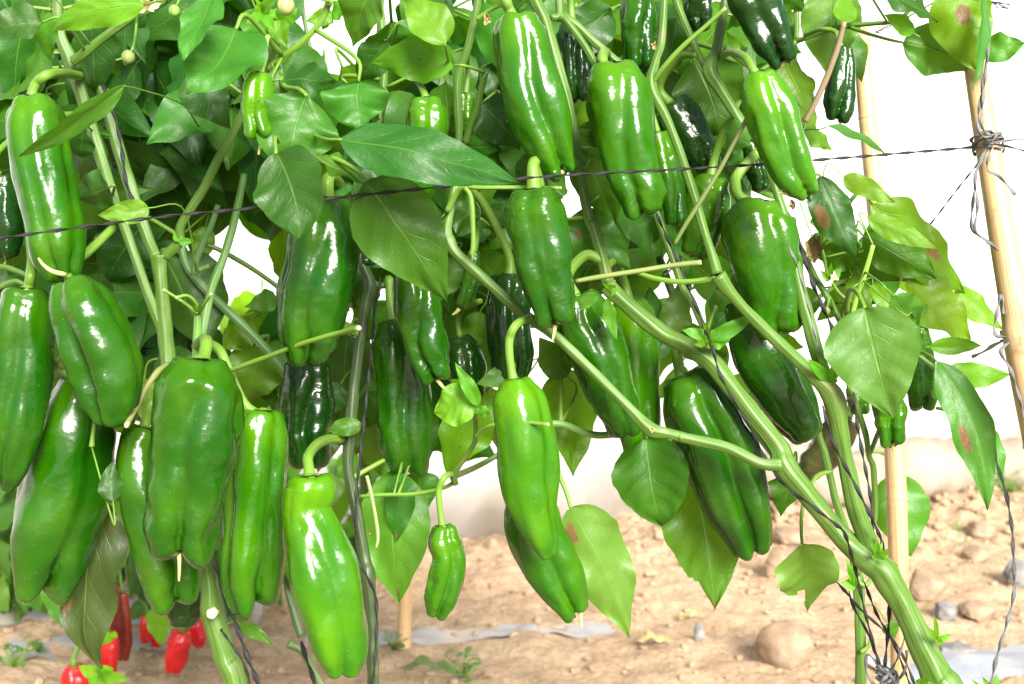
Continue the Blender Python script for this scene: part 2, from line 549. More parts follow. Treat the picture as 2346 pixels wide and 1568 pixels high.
def leaf(key, bx, by, tx, ty, wd, d, col='M', dt=None, bend=None, roll=None, fold=None, bow=None, spots=0.0, blots=(), bite=None,
         att=None, pet=True, n=24, m=9, wave=None, hires=False):
    rs = int(bx * 131 + by * 17 + tx * 7 + ty)
    rg = random.Random(rs)
    dt = rg.uniform(-0.02, 0.03) if dt is None else dt
    roll = math.radians(rg.uniform(-24, 24) if roll is None else roll)
    fold = math.radians(rg.uniform(5, 24) * rg.choice((1, -1, -1)) if fold is None else fold)
    L = math.hypot(tx - bx, ty - by)
    bend = rg.uniform(-0.05, 0.05) * L if bend is None else bend
    bow = rg.uniform(-0.02, 0.10) * px(L, d) if bow is None else bow
    wave = rg.uniform(0.09, 0.24) if wave is None else wave
    b, t = P(bx, by, d), P(tx, ty, d + dt)
    dx, dy = (tx - bx) / L, (ty - by) / L
    side = RT * (-dy) + UPV * (-dx)
    hw = px(wd * 1.1, d) / 2 / max(math.cos(roll), 0.4) / max(math.cos(fold), 0.4) ** 0.8
    if hires:
        n, m = 34, 13
    vs, fs, uv, bl = leaf_mesh(b, t, side, hw, bow, roll, fold, rs, n, m, wave, blots, bite, rg.uniform(-0.06, 0.06),
                               rg.uniform(-0.3, 0.5), px(bend, d))
    pl = PLANTS[key]
    c = LCOL[col] if isinstance(col, str) else col
    k = rg.uniform(0.88, 1.14)
    o = meshobj('leaf', vs, fs, M_LEAF, pl, pl.location, uvs=uv, color=(c[0] * k, c[1] * k, c[2] * k, spots))
    if blots:
        at = o.data.attributes.new('blot', 'FLOAT', 'POINT')
        at.data.foreach_set('value', bl)
    if pet:
        if att is None:
            q = nearest(key, b)
            path = [b]
            if q is not None:
                dl = (q - b).length
                if dl < 0.075:
                    path = [b, b + (b - t).normalized() * min(0.02, 0.3 * dl), q]
                else:                       # stalk turns back into the plant
                    back = b + (b - t).normalized() * 0.018 + FW * 0.03
                    path = [b, back, back + (q - back).normalized() * 0.05 + FW * 0.05]
        else:
            path = [b] + [P(a[0], a[1], a[2] if len(a) > 2 else d + 0.005) for a in att]
        if len(path) > 1:
            ln = sum((path[i + 1] - path[i]).length for i in range(len(path) - 1))
            r0 = min(max(hw * 0.055, 0.0006), 0.0019)
            sm = catmull([(*q, r0 * (0.85 + 0.5 * i / (len(path) - 1))) for i, q in enumerate(path)], 4 * len(path))
            # the stalk runs on under the blade as the raised midrib
            v2, f2, u2 = tube_data([Vector(s[:3]) for s in sm], [s[3] for s in sm], 7)
            meshobj('petiole', v2, f2, M_STEM, o, pl.location, uvs=u2, color=C_PET)
    return o

def shoot(key, x, y, d, leaves):
    """a tuft of young leaves: (tip x, tip y, width)"""
    for (tx, ty, wd) in leaves:
        leaf(key, x, y, tx, ty, wd, d, 'B', dt=R.uniform(-0.02, 0.01), pet=False, n=12, m=7, fold=R.uniform(10, 30))

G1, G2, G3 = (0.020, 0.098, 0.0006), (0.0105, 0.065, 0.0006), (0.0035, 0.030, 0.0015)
G0 = (0.031, 0.130, 0.0008)

def pepper(label, pts, d, col=G2, tilt=0.0, n=3, ph=0.6, groove=0.17, ext=0.35, stalk=None, style=None, key=None, name='green_pepper',
           group='green peppers hanging on the plants', rings=46, seg=44, mat=None, dents=(), twist=0.3, cat='pepper', bump=1.0, scol=None):
    m = mat or M_PEP
    rs = int(pts[0][0] * 13 + pts[0][1] * 7 + len(pts))
    rg = random.Random(rs)
    k = len(pts)
    raw = []
    for i, p in enumerate(pts):
        di = d + tilt * i / (k - 1)
        q = P(p[0], p[1], di)
        raw.append((q.x, q.y, q.z, px(p[2] / 2, di)))
    sm = catmull(raw, rings)
    C = [Vector(s[:3]) for s in sm]
    Rr = [s[3] for s in sm]
    t0 = (C[0] - C[1]).normalized()
    t1 = (C[-1] - C[-2]).normalized()
    r0, r1 = Rr[0], Rr[-1]
    top = [(0.12, 0.03), (0.3, 0.12), (0.52, 0.20), (0.74, 0.20), (0.91, 0.12)]
    bot = [(0.94, 0.15), (0.80, 0.28), (0.60, 0.36), (0.36, 0.34), (0.12, 0.24), (0.015, 0.20)]
    cs = [(C[0] + t0 * (h * r0), f * r0, 0.0) for f, h in top]
    cs += [(C[i], Rr[i], i / (rings - 1)) for i in range(rings)]
    cs += [(C[-1] + t1 * (h * r1), f * r1, 1.0) for f, h in bot]
    ax = [t0 * -1] * len(top) + [None] * rings + [t1] * len(bot)
    T, N, B = frames(C)
    fr = [(T[0], N[0], B[0])] * len(top) + list(zip(T, N, B)) + [(T[-1], N[-1], B[-1])] * len(bot)
    lobe = [rg.uniform(0.55, 1.25) for _ in range(12)]
    w1, w2, w3, w4 = rg.uniform(0, 6.28), rg.uniform(0, 6.28), rg.uniform(.15, .4), rg.uniform(.05, .2)
    sd = rg.uniform(0, 100)
    auto = [(rg.uniform(.12, .9), rg.uniform(-1.9, 1.9), rg.uniform(.05, .1), rg.uniform(.15, .35), rg.uniform(-.05, .11)) for _ in range(5)]
    auto += [(rg.uniform(.25, .75), rg.uniform(-1.6, 1.6), rg.uniform(.15, .3), rg.uniform(.12, .2), rg.uniform(.03, .09)) for _ in range(3)]
    vs, uv, fs = [], [], []
    H = len(cs)
    for i, (c, r, u) in enumerate(cs):
        Ti, Ni, Bi = fr[i]
        fcap = 0.35 + 0.65 * min(1, r / (r0 if i < len(top) else r1)) if (i < len(top) or i >= H - len(bot)) else 1.0
        for j in range(seg):
            th = -math.pi + 2 * math.pi * j / seg
            arg = n / 2 * (th - twist * u + w3 * math.sin(th + w1) + w4 * math.sin(2 * th + w2 + 2 * u)) + ph + 0.55 * noise.noise(Vector((u * 2.3, sd, 1)))
            lob = abs(math.sin(arg))
            li = int(math.floor(arg / math.pi)) % 12
            gr = (1 - lob) ** 1.7
            A = groove * 1.45 * (0.6 + 1.0 * u ** 1.6) * fcap
            nb = noise.noise(Vector((math.cos(th) * 1.1 + sd, math.sin(th) * 1.1, u * 3.2 + sd)))
            nb2 = noise.noise(Vector((math.cos(th) * 2.6 + sd, math.sin(th) * 2.6, u * 9 + sd)))
            nb3 = noise.noise(Vector((math.cos(th) * 4.5 - sd, math.sin(th) * 4.5, u * 30 + sd)))
            rr = r * (0.99 - A * gr + bump * (0.12 * nb + 0.055 * nb2 + 0.004 * nb3))
            for (du, dth, ds, dd) in dents:
                q = ((u - du) / ds) ** 2 + (((th - dth + math.pi) % (2 * math.pi) - math.pi) / (ds * 5)) ** 2
                rr -= r * dd * math.exp(-q * 2)
            for (du, dth, su, st_, dd) in auto:
                q = ((u - du) / su) ** 2 + (((th - dth + math.pi) % (2 * math.pi) - math.pi) / st_) ** 2
                if q < 6:
                    rr -= r * dd * bump * math.exp(-q)
            z = 0
            if u > 0.55:
                q = ((u - 0.55) / 0.45) ** 2
                z = ext * r1 * q * (lob * lobe[li] - 0.45) * (0.25 + 0.75 * fcap)
            if i < len(top) + 5:
                z -= 0.16 * r0 * (lob - 0.4) * (1 if i < len(top) else 0.6 - 0.12 * (i - len(top))) * fcap * (1 if i > 0 else 0)
            wob = Ni * (0.10 * r0 * noise.noise(Vector((u * 3.5, sd, 3)))) + Bi * (0.10 * r0 * noise.noise(Vector((u * 3.5, sd, 9))))
            vs.append(c + wob + (Ni * math.cos(th) + Bi * math.sin(th)) * rr + Ti * z)
            uv.append((j / seg, i / (H - 1)))
    for i in range(H - 1):
        for j in range(seg):
            j2 = (j + 1) % seg
            fs.append((i * seg + j, (i + 1) * seg + j, (i + 1) * seg + j2, i * seg + j2))
    fs.append(tuple(range(seg)))
    fs.append(tuple(reversed(range((H - 1) * seg, H * seg))))
    topc = cs[0][0]
    root = thing(name, label, cat, topc, group)
    meshobj('body', vs, fs, m, root, topc, uvs=uv, color=col)
    # stalk with calyx
    if stalk != 0:
        if stalk is None:
            q = nearest(key, topc + Vector((0, 0, 0.03)), 1) if key else None
            a = topc + t0 * 0.022
            if q is None:
                path = [topc - t0 * 0.004, a, a + Vector((0.01, 0.01, 0.02))]
            else:
                path = [topc - t0 * 0.004, a, (a + q) / 2 + Vector((0, 0, 0.012)), q]
        else:
            path = [topc - t0 * 0.004] + [P(s[0], s[1], s[2] if len(s) > 2 else d) for s in stalk]
        rb = min(max(r0 * 0.23, 0.0022), 0.0052)
        sms = catmull([(*q, rb * (1.0 if i else 1.5)) for i, q in enumerate(path)], 5 * len(path))
        v2, f2, u2 = tube_data([Vector(s[:3]) for s in sms], [s[3] for s in sms], 12, rib=0.07)
        so = meshobj('stalk', v2, f2, M_STEM, root, topc, uvs=u2, color=scol or C_PET)
        # calyx: a shallow six-pointed cap lying on the shoulder
        cv, cf, cu = [], [], []
        Ti, Ni, Bi = fr[0]
        rc = r0 * 0.42
        for a_, (f, h) in enumerate([(0.25, 0.28), (0.6, 0.20), (1.0, 0.19)]):
            for j in range(24):
                th = 2 * math.pi * j / 24
                f3 = f * (1 + (0.16 * math.cos(6 * th) if a_ == 2 else 0))
                cv.append(cs[0][0] + (Ni * math.cos(th) + Bi * math.sin(th)) * rc * f3 + t0 * (h * r0 + 0.0012))
                cu.append((j / 24, a_ * 0.01))
        for a_ in range(2):
            for j in range(24):
                j2 = (j + 1) % 24
                cf.append((a_ * 24 + j, a_ * 24 + j2, (a_ + 1) * 24 + j2, (a_ + 1) * 24 + j))
        meshobj('calyx', cv, cf, M_STEM, so, topc, uvs=cu, color=scol or C_PET)
    if style:
        q = [P(s[0], s[1], d + tilt + (s[2] if len(s) > 2 else 0)) for s in style]
        sms = catmull([(*v, 0.0021 * (1 - 0.6 * i / (len(q) - 1))) for i, v in enumerate(q)], 8)
        v2, f2, u2 = tube_data([Vector(s[:3]) for s in sms], [s[3] for s in sms], 8)
        meshobj('style', v2, f2, M_STYLE, root, topc, uvs=u2)
    return root

def strand(pts, wd, mat, parent=None, origin=None, name='strand', flat=0.4, twist=150, samples=8, d=None):
    """pts: world Vectors"""
    n = max(8, samples * (len(pts) - 1))
    sm = catmull([tuple(p) for p in pts], n)
    vp = [Vector(s) for s in sm]
    sp = len(vp)
    L = sum((vp[i + 1] - vp[i]).length for i in range(sp - 1))
    cnt = max(sp, min(int(L / 0.0035), 420))
    sm = catmull([tuple(p) for p in vp], cnt)
    vp = [Vector(s) for s in sm]
    rr = [wd / 2 * (1 + 0.18 * noise.noise(Vector((i * 0.35, wd * 999, 3.3)))) for i in range(len(vp))]
    vs, fs, uv = tube_data(vp, rr, 8, flat=flat, twist=twist)
    return meshobj(name, vs, fs, mat, parent, origin, uvs=uv)

def twine(label, pts, wd=8, d=0.9, mat=None, group='twine tying up the plants', **kw):
    ws = [P(p[0], p[1], p[2] if len(p) > 2 else d) for p in pts]
    dm = pts[0][2] if len(pts[0]) > 2 else d
    o = strand(ws, px(wd, dm), mat or M_TWINE, None, ws[0], name='twine', **kw)
    return tag(o, label, 'twine', group)

def bamboo(label, pts, name='bamboo_pole', nodes=(), bottom=None, top_extra=None):
    raw = []
    for (x, y, wd, d) in pts:
        q = P(x, y, d)
        raw.append((q.x, q.y, q.z, px(wd / 2, d)))
    if bottom is not None:
        raw.append((*bottom, raw[-1][3]))
    sm = catmull(raw, 120)
    vp = [Vector(s[:3]) for s in sm]
    rad = [s[3] for s in sm]
    L = [0]
    for i in range(1, len(vp)):
        L.append(L[-1] + (vp[i] - vp[i - 1]).length)
    nodes = list(nodes) or [0.12 + 0.21 * i + R.uniform(-.02, .02) for i in range(int(L[-1] / 0.21))]
    # resample finely near the nodes
    ss = sorted(set([L[-1] * i / 60 for i in range(61)] + [x + e for x in nodes for e in (-0.006, -0.003, -0.001, 0, 0.001, 0.003, 0.006) if 0 < x + e < L[-1]]))
    vp2, rad2 = [], []
    for s in ss:
        i = min(max(0, next((k for k in range(len(L) - 1) if L[k + 1] >= s), len(L) - 2)), len(L) - 2)
        t = (s - L[i]) / max(L[i + 1] - L[i], 1e-9)
        vp2.append(vp[i].lerp(vp[i + 1], t))
        r = rad[i] * (1 - t) + rad[i + 1] * t
        for x in nodes:
            q = abs(s - x)
            r *= 1 + 0.10 * math.exp(-(q / 0.004) ** 2) - (0.09 if q < 0.0012 else 0)
        rad2.append(r)
    root = thing(name, label, 'bamboo pole', vp2[-1], 'bamboo poles holding the rows')
    vs, fs, uv = tube_data(vp2, rad2, 20)
    meshobj('cane', vs, fs, M_BAM, root, vp2[-1], uvs=uv)
    return root

# ------------------------------------------------------------------ the setting: soil, film tunnel
WALL_S = 0.42                      # the film wall runs off obliquely to the right
def wall_y(x):
    return 3.18 + WALL_S * x

def gz(x, y):
    v = Vector((x, y, 0))
    h = 0.045 * noise.noise(v * 1.3) + 0.022 * noise.noise(v * 4.1) + 0.012 * noise.noise(v * 11) + 0.006 * noise.noise(v * 27)
    f = min(1.0, max(0.0, (y - 1.0) / 0.6)) * min(1, max(0, (4.2 - y) / 0.8))
    q = max(0, 1 - abs(y - (wall_y(x) - 0.25)) / (0.45 + 0.35 * min(1, max(0, x))))
    h += (0.05 + 0.07 * min(1, max(0, x))) * q * q * (0.6 + 0.6 * noise.noise(v * 3 + Vector((5, 1, 0))))
    cl = noise.noise(v * 19 + Vector((3, 9, 2)))
    h += 0.03 * max(0, cl - 0.1) * q * 1.6 + 0.012 * noise.noise(v * 34) * q
    return h * f

def axis_steps(lo, hi, step, far):
    xs = [lo + (hi - lo) * i / int((hi - lo) / step) for i in range(int((hi - lo) / step) + 1)]
    a, s = lo, step
    left = []
    while a > -far:
        s *= 1.6
        a -= s
        left.append(a)
    b, s = hi, step
    right = []
    while b < far:
        s *= 1.6
        b += s
        right.append(b)
    return left[::-1] + xs + right

xs = axis_steps(-1.9, 2.6, 0.0125, 90)
ys = axis_steps(1.55, 4.15, 0.0125, 90)
vs = [(x, y, gz(x, y)) for y in ys for x in xs]
W_ = len(xs)
fs = [(j * W_ + i, j * W_ + i + 1, (j + 1) * W_ + i + 1, (j + 1) * W_ + i) for j in range(len(ys) - 1) for i in range(W_ - 1)]
g = meshobj('ground', vs, fs, M_SOIL)
g['kind'] = 'structure'

# film tunnel: one sheet from the soil behind the camera over the roof to the wall behind the plants
prof = []
for i in range(16):                                    # back wall, foot first: belly of slack film at the bottom
    z = -0.03 + 2.13 * (i / 15) ** 1.5
    prof.append((3.18, z))
for i in range(1, 24):
    a = math.pi * i / 24
    prof.append((0.09 + 3.09 * math.cos(a), 2.1 + 0.9 * math.sin(a)))
for i in range(8):
    prof.append((-3.0, 2.1 - 2.14 * i / 7))
nx = 300
vs, fs = [], []
for i in range(nx + 1):
    x = -10 + 20 * i / nx
    for (py, z) in prof:
        y = py + WALL_S * x
        if py > 3.0 and z < 2.11:
            k = max(0, 1 - z / 0.55)
            fold = noise.noise(Vector((x * 3.2 + z * 2.4, z * 1.5, 4))) * 0.10 + noise.noise(Vector((x * 9 + z * 6, z * 5, 1))) * 0.09
            y += fold * (0.10 + 1.5 * k) * min(1, (2.12 - z) * 1.5) - 0.17 * math.sin(math.pi * min(1, max(0, z + 0.02) / 0.42)) * (0.7 + 0.6 * noise.noise(Vector((x * 1.1, 2, 2))))
            z2 = z + 0.05 * k * noise.noise(Vector((x * 2.5, z * 4, 7)))
        else:
            z2 = z
        vs.append((x, y, z2))
m_ = len(prof)
for i in range(nx):
    for j in range(m_ - 1):
        fs.append((i * m_ + j, i * m_ + j + 1, (i + 1) * m_ + j + 1, (i + 1) * m_ + j))
wall_rows = 19
fw = [f for f in fs if all(v % m_ < wall_rows for v in f)]
fr_ = [f for f in fs if not all(v % m_ < wall_rows for v in f)]
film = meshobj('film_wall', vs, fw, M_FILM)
film['kind'] = 'structure'
roof = meshobj('film_roof', vs, fr_, M_ROOF)
roof['kind'] = 'structure'

# dusty skirt of the film, rolled and half buried along the foot of the wall
vs, fs = [], []
ns, nr = 150, 14
for i in range(ns + 1):
    x = 0.62 + 3.8 * i / ns
    k = noise.noise(Vector((x * 2.1, 3, 3)))
    rr = 0.095 + 0.035 * k + 0.012 * noise.noise(Vector((x * 9, 1, 8)))
    rr *= min(1, 0.15 + (i / ns) * 9)
    for j in range(nr):
        a_ = 2 * math.pi * j / nr
        wv = 1 + 0.16 * noise.noise(Vector((x * 12 + math.cos(a_), math.sin(a_) * 2, 5)))
        y = wall_y(x) - 0.20 + 0.05 * noise.noise(Vector((x * 1.4, 7, 1))) + math.cos(a_) * rr * 1.5 * wv
        vs.append((x, y, gz(x, wall_y(x) - 0.2) + 0.075 + math.sin(a_) * rr * 1.05 * wv))
for i in range(ns):
    for j in range(nr):
        j2 = (j + 1) % nr
        fs.append((i * nr + j, i * nr + j2, (i + 1) * nr + j2, (i + 1) * nr + j))
fs.append(tuple(range(nr)))
fs.append(tuple(reversed(range(ns * nr, ns * nr + nr))))
o = meshobj('film_skirt', vs, fs, M_SKIRT)
o['kind'] = 'structure'

# ------------------------------------------------------------------ plants of the near row: stems first
def groundpt(x, y, d):
    q = P(x, y, d)
    return Vector((q.x, q.y, 0.0))

rootL = groundpt(556, 1600, 1.0)
plant('L', 'large pepper plant at the left with a thick pruned fork above the pepper cluster', rootL)
stem('L', [(365, 585, 38), (367, 622, 32), (377, 722, 32), (388, 839, 36), (420, 1000, 34), (450, 1150, 34), (470, 1270, 34), (480, 1345, 38), (485, 1400, 46),
           (497, 1440, 48), (520, 1510, 52), (545, 1590, 58)], 0.985, 0.99, name='main_stem', root=rootL)
stem('L', [(378, 590, 22), (410, 556, 22), (417, 513, 20), (467, 433, 20), (500, 367, 20), (542, 290, 20), (580, 215, 18), (612, 150, 17), (645, 70, 15)], 0.985, 0.95)
stem('L', [(358, 590, 26), (342, 552, 26), (310, 460, 28), (275, 350, 28), (247, 253, 27), (232, 200, 24), (215, 120, 22), (180, 0, 20), (170, -60, 20)], 0.985, 1.02)
stem('L', [(384, 812, 20), (370, 755, 22), (333, 655, 22), (287, 522, 22), (260, 453, 24), (217, 310, 26), (187, 217, 28), (162, 140, 34), (138, 77, 24), (133, 0, 22), (130, -60, 20)], 0.99, 0.96)
stem('L', [(168, 142, 22), (190, 125, 20), (240, 85, 19), (287, 50, 20), (330, 28, 18), (383, 0, 16), (420, -40, 14)], 0.955, 0.93)
stem('L', [(287, 52, 16), (300, 20, 14), (310, -30, 14)], 0.95, 0.96)
stem('L', [(455, 840, 20), (463, 772, 20), (483, 672, 19), (513, 590, 19), (533, 522, 18), (548, 460, 16), (560, 400, 14)], 0.99, 1.03, col=(0.07, 0.17, 0.03))
stem('L', [(450, 842, 20), (452, 780, 19), (454, 718, 18)], 0.955, 0.955, cut=-1, col=(0.09, 0.22, 0.03))
stem('L', [(443, 632, 14), (452, 590, 15), (470, 545, 15), (483, 520, 15), (500, 470, 12)], 1.05, 1.05, col=(0.05, 0.13, 0.03))
stem('L', [(413, 542, 16), (443, 632, 18), (600, 789, 20), (690, 905, 20), (747, 1002, 20), (770, 1030, 20)], 1.08, 1.06, col=(0.06, 0.15, 0.035))
stem('L', [(455, 560, 10), (493, 569, 11), (567, 609, 11), (633, 655, 11), (660, 680, 10)], 1.06, 1.08, name='side_shoot')
# cut petioles left on the stems
stem('L', [(470, 872, 12), (540, 845, 12), (620, 815, 12), (700, 785, 12), (782, 762, 12), (822, 752, 13)], 0.955, 0.83, name='cut_petiole', col=C_PET, cut=-1, sides=8)
stem('L', [(-30, 755, 20), (0, 770, 20), (100, 822, 21), (150, 855, 19), (185, 882, 17), (260, 935, 15)], 0.93, 0.96, name='side_shoot', col=(0.10, 0.24, 0.045))
stem('L', [(385, 838, 16), (362, 852, 15), (333, 892, 12), (312, 935, 12), (290, 975, 13)], 0.96, 0.86, name='cut_petiole', col=(0.18, 0.20, 0.065), cut=-1, sides=8)
stem('L', [(222, 940, 9), (217, 965, 9), (212, 1000, 10), (210, 1024, 14)], 0.90, 0.90, name='cut_petiole', col=C_PET, sides=8)
stem('L', [(453, 718, 9), (430, 700, 8), (400, 680, 7), (376, 665, 8)], 0.95, 0.93, name='cut_petiole', col=(0.13, 0.29, 0.025), sides=8, cut=-1)
stem('L', [(455, 715, 9), (447, 692, 8), (428, 678, 8), (405, 682, 8)], 0.95, 0.92, name='cut_petiole', col=(0.13, 0.29, 0.025), sides=8, cut=-1)
stem('L', [(457, 715, 9), (466, 700, 8), (483, 675, 8)], 0.95, 0.92, name='cut_petiole', col=(0.13, 0.29, 0.025), sides=8, cut=-1)
stem('L', [(-20, 640, 12), (0, 612, 12), (40, 622, 12), (62, 632, 10)], 0.99, 0.99, name='side_shoot')
stem('L', [(-20, 672, 11), (5, 655, 11), (35, 645, 11), (55, 652, 9)], 0.95, 0.95, name='side_shoot')
stem('L', [(617, 160, 14), (640, 135, 13), (690, 100, 14), (735, 50, 14), (752, 10, 16), (756, 5, 17)], 0.93, 0.90, name='cut_petiole', col=C_PET)
stem('L', [(455, 620, 10), (480, 610, 10)], 1.0, name='side_shoot')
# cut knob on the low stem
stem('L', [(487, 1404, 27), (485, 1407, 23)], 0.972, 0.962, name='pruned_knob', col=(0.45, 0.5, 0.3), cut=-1, reg=False)

rootM = groundpt(858, 1600, 1.0)
plant('M', 'pepper plant in the middle with one straight dark upright stem wound with black string', rootM)
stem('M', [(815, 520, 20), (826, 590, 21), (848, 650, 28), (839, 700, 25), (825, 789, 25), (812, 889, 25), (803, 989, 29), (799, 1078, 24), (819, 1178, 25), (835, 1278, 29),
           (842, 1312, 37), (846, 1350, 29), (854, 1445, 27), (856, 1590, 27)], 1.02, 0.98, name='main_stem', root=rootM, col=(0.028, 0.055, 0.013))  # stem colour darkened to stand for the shade it grows in
stem('M', [(850, 648, 18), (870, 655, 14), (900, 648, 12), (930, 615, 10)], 1.02, 1.04, col=(0.06, 0.12, 0.03))
stem('M', [(817, 530, 18), (835, 430, 16), (870, 280, 18), (880, 130, 18), (868, 0, 18), (862, -60, 16)], 1.05, 1.08)
stem('M', [(800, 1000, 24), (782, 1006, 26), (765, 1003, 20)], 1.01, 1.0)
stem('M', [(825, 1138, 9), (880, 1134, 9), (949, 1132, 9), (1015, 1118, 9), (1043, 1104, 10)], 0.98, 0.96, name='side_shoot', col=C_PET)
stem('M', [(840, 1090, 8), (850, 1130, 8), (863, 1200, 8), (866, 1235, 7), (862, 1255, 6)], 0.95, 0.95, name='cut_petiole', col=(0.2, 0.26, 0.1))
stem('M', [(690, 1460, 16), (672, 1400, 16), (655, 1330, 15), (640, 1200, 14)], 1.06, 1.08, col=(0.05, 0.10, 0.03))
stem('M', [(660, 1475, 20), (690, 1490, 17), (715, 1530, 16), (745, 1590, 20)], 1.04, 1.04, col=(0.07, 0.13, 0.03))

rootR = groundpt(2290, 1660, 0.90)
plant('R', 'big pepper plant at the right with a thick slanting trunk that forks low down', rootR)
stem('R', [(1392, 655, 40), (1432, 695, 36), (1515, 762, 38), (1570, 792, 38), (1631, 832, 46), (1697, 916, 40), (1781, 1022, 42), (1797, 1068, 52), (1864, 1152, 46), (1931, 1232, 48),
           (1994, 1288, 58), (2024, 1312, 64), (2064, 1378, 56), (2108, 1472, 62), (2147, 1550, 70), (2185, 1630, 68)], 0.965, 0.90, name='main_stem', root=rootR)
stem('R', [(1392, 650, 30), (1379, 589, 25), (1359, 522, 25), (1349, 500, 24), (1329, 400, 20), (1321, 333, 19), (1300, 230, 22), (1265, 110, 28), (1249, 50, 28), (1225, 0, 28), (1212, -60, 26)], 0.965, 0.99)
stem('R', [(1790, 1066, 30), (1737, 1060, 26), (1664, 1025, 26), (1564, 1002, 24), (1525, 992, 24), (1489, 982, 34), (1450, 945, 24), (1415, 909, 23), (1315, 809, 23), (1265, 765, 23),
           (1199, 719, 24), (1115, 645, 24), (1049, 585, 25), (1030, 555, 30), (1025, 522, 22), (1040, 443, 20), (1050, 380, 18)], 0.915, 0.94)
stem('R', [(1046, 400, 17), (1052, 300, 18), (1049, 185, 20), (1072, 110, 17), (1092, 20, 17), (1100, -50, 17)], 0.99, 0.97)
stem('R', [(1065, 330, 17), (1089, 260, 16), (1112, 167, 14)], 0.975, 0.95, name='cut_petiole', cut=-1)
stem('R', [(1092, 45, 10), (1120, 25, 9), (1160, 5, 9), (1190, -20, 9)], 0.96, 0.95, name='side_shoot', col=C_PET)
stem('R', [(1024, 485, 12), (1045, 445, 12), (1065, 428, 12), (1100, 430, 10), (1200, 430, 10), (1284, 431, 8)], 0.93, 0.90, name='cut_petiole', col=C_PET, cut=-1)
stem('R', [(1065, 430, 10), (1078, 450, 11), (1083, 500, 11), (1084, 560, 11), (1080, 585, 9)], 0.91, 0.91, name='cut_petiole', col=C_PET)
stem('R', [(1090, 1000, 9), (1105, 985, 9), (1125, 975, 9), (1165, 968, 9), (1210, 968, 9), (1255, 973, 10)], 0.90, 0.855, name='cut_petiole', col=C_PET, cut=-1, sides=8)
stem('R', [(1086, 930, 8), (1090, 1000, 11), (1075, 1035, 11), (1050, 1070, 12), (1040, 1090, 16), (1044, 1108, 14)], 0.92, 0.955)
stem('R', [(1040, 1092, 14), (1090, 1070, 12), (1135, 1046, 12), (1259, 972, 15), (1365, 997, 16), (1480, 985, 16)], 0.965, 1.02, col=(0.09, 0.2, 0.04))
# second fork of the right plant
stem('R', [(1644, 632, 34), (1681, 682, 26), (1731, 735, 26), (1797, 799, 28), (1864, 862, 32), (1904, 905, 48), (1924, 989, 40), (1934, 1045, 36), (1947, 1112, 38), (1964, 1178, 42),
           (1994, 1258, 40), (2020, 1310, 40)], 0.90, 0.925, name='fork_stem')
stem('R', [(1644, 628, 24), (1627, 572, 20), (1611, 522, 20), (1584, 427, 20), (1532, 283, 20), (1492, 200, 26), (1503, 140, 18), (1515, 100, 17), (1522, 0, 16), (1525, -60, 16)], 0.90, 0.955)
stem('R', [(1900, 895, 36), (1877, 829, 32), (1847, 722, 31), (1820, 610, 26), (1797, 500, 22), (1771, 417, 20), (1745, 340, 18), (1710, 300, 20), (1697, 280, 22), (1651, 207, 26),
           (1626, 162, 34), (1641, 117, 24), (1652, 60, 22), (1661, 0, 20), (1668, -60, 20)], 0.93, 0.99)
stem('R', [(1624, 165, 20), (1607, 140, 15), (1564, 43, 16), (1540, -20, 15)], 0.985, 0.98)
stem('R', [(1282, 37, 22), (1300, 52, 17), (1335, 100, 17), (1365, 150, 17), (1400, 220, 16)], 0.99, 1.0)
stem('R', [(1284, 34, 20), (1322, 60, 18), (1370, 105, 18), (1415, 143, 18), (1470, 190, 18)], 1.0, 1.0)
stem('R', [(1262, 40, 14), (1282, 38, 18), (1281, 0, 20), (1278, -40, 18)], 0.99, 1.0)
stem('R', [(1624, 782, 14), (1584, 689, 16), (1564, 660, 16), (1540, 590, 17), (1515, 522, 16), (1500, 480, 16), (1480, 400, 14)], 0.94, 0.96, name='branch')
stem('R', [(1319, 645, 11), (1380, 634, 12), (1445, 624, 12), (1520, 612, 12), (1564, 606, 13), (1604, 602, 13)], 0.89, 0.87, name='cut_petiole', col=(0.15, 0.20, 0.05), cut=-1, sides=8)
stem('R', [(1462, 626, 10), (1500, 638, 11), (1549, 646, 12), (1600, 644, 13), (1640, 636, 16)], 0.93, 0.905, name='side_shoot', col=C_PET)
stem('R', [(1545, 560, 10), (1574, 510, 11), (1612, 450, 11), (1651, 385, 11), (1683, 325, 10), (1711, 273, 10)], 0.90, 0.865, name='cut_petiole', col=(0.11, 0.16, 0.04), cut=-1, sides=8)
stem('R', [(1844, 280, 14), (1870, 230, 14), (1897, 170, 14), (1918, 110, 14), (1934, 53, 12)], 0.93, 0.90, name='cut_petiole', col=(0.20, 0.155, 0.085), cut=-1, sides=8)
stem('R', [(1496, 190, 12), (1520, 155, 12), (1564, 107, 12), (1615, 62, 11), (1661, 20, 11)], 0.93, 0.90, name='cut_petiole', col=C_PET, cut=-1, sides=8)
stem('R', [(1660, 110, 14), (1700, 140, 13), (1735, 165, 12), (1800, 215, 10), (1850, 260, 10)], 1.0, 1.04)
stem('R', [(1825, 95, 12), (1880, 75, 12), (1940, 60, 12), (2000, 55, 10), (2060, 50, 8)], 1.02, 0.98)
stem('R', [(1825, 92, 12), (1825, 40, 13), (1818, -40, 12)], 1.02, 1.03)
stem('R', [(1825, 95, 12), (1790, 130, 12), (1740, 165, 12)], 1.02, 1.02)
stem('R', [(1770, 155, 10), (1760, 130, 9)], 1.0, name='side_shoot')
stem('R', [(1640, 700, 9), (1620, 760, 10), (1622, 800, 12)], 0.93, name='side_shoot')

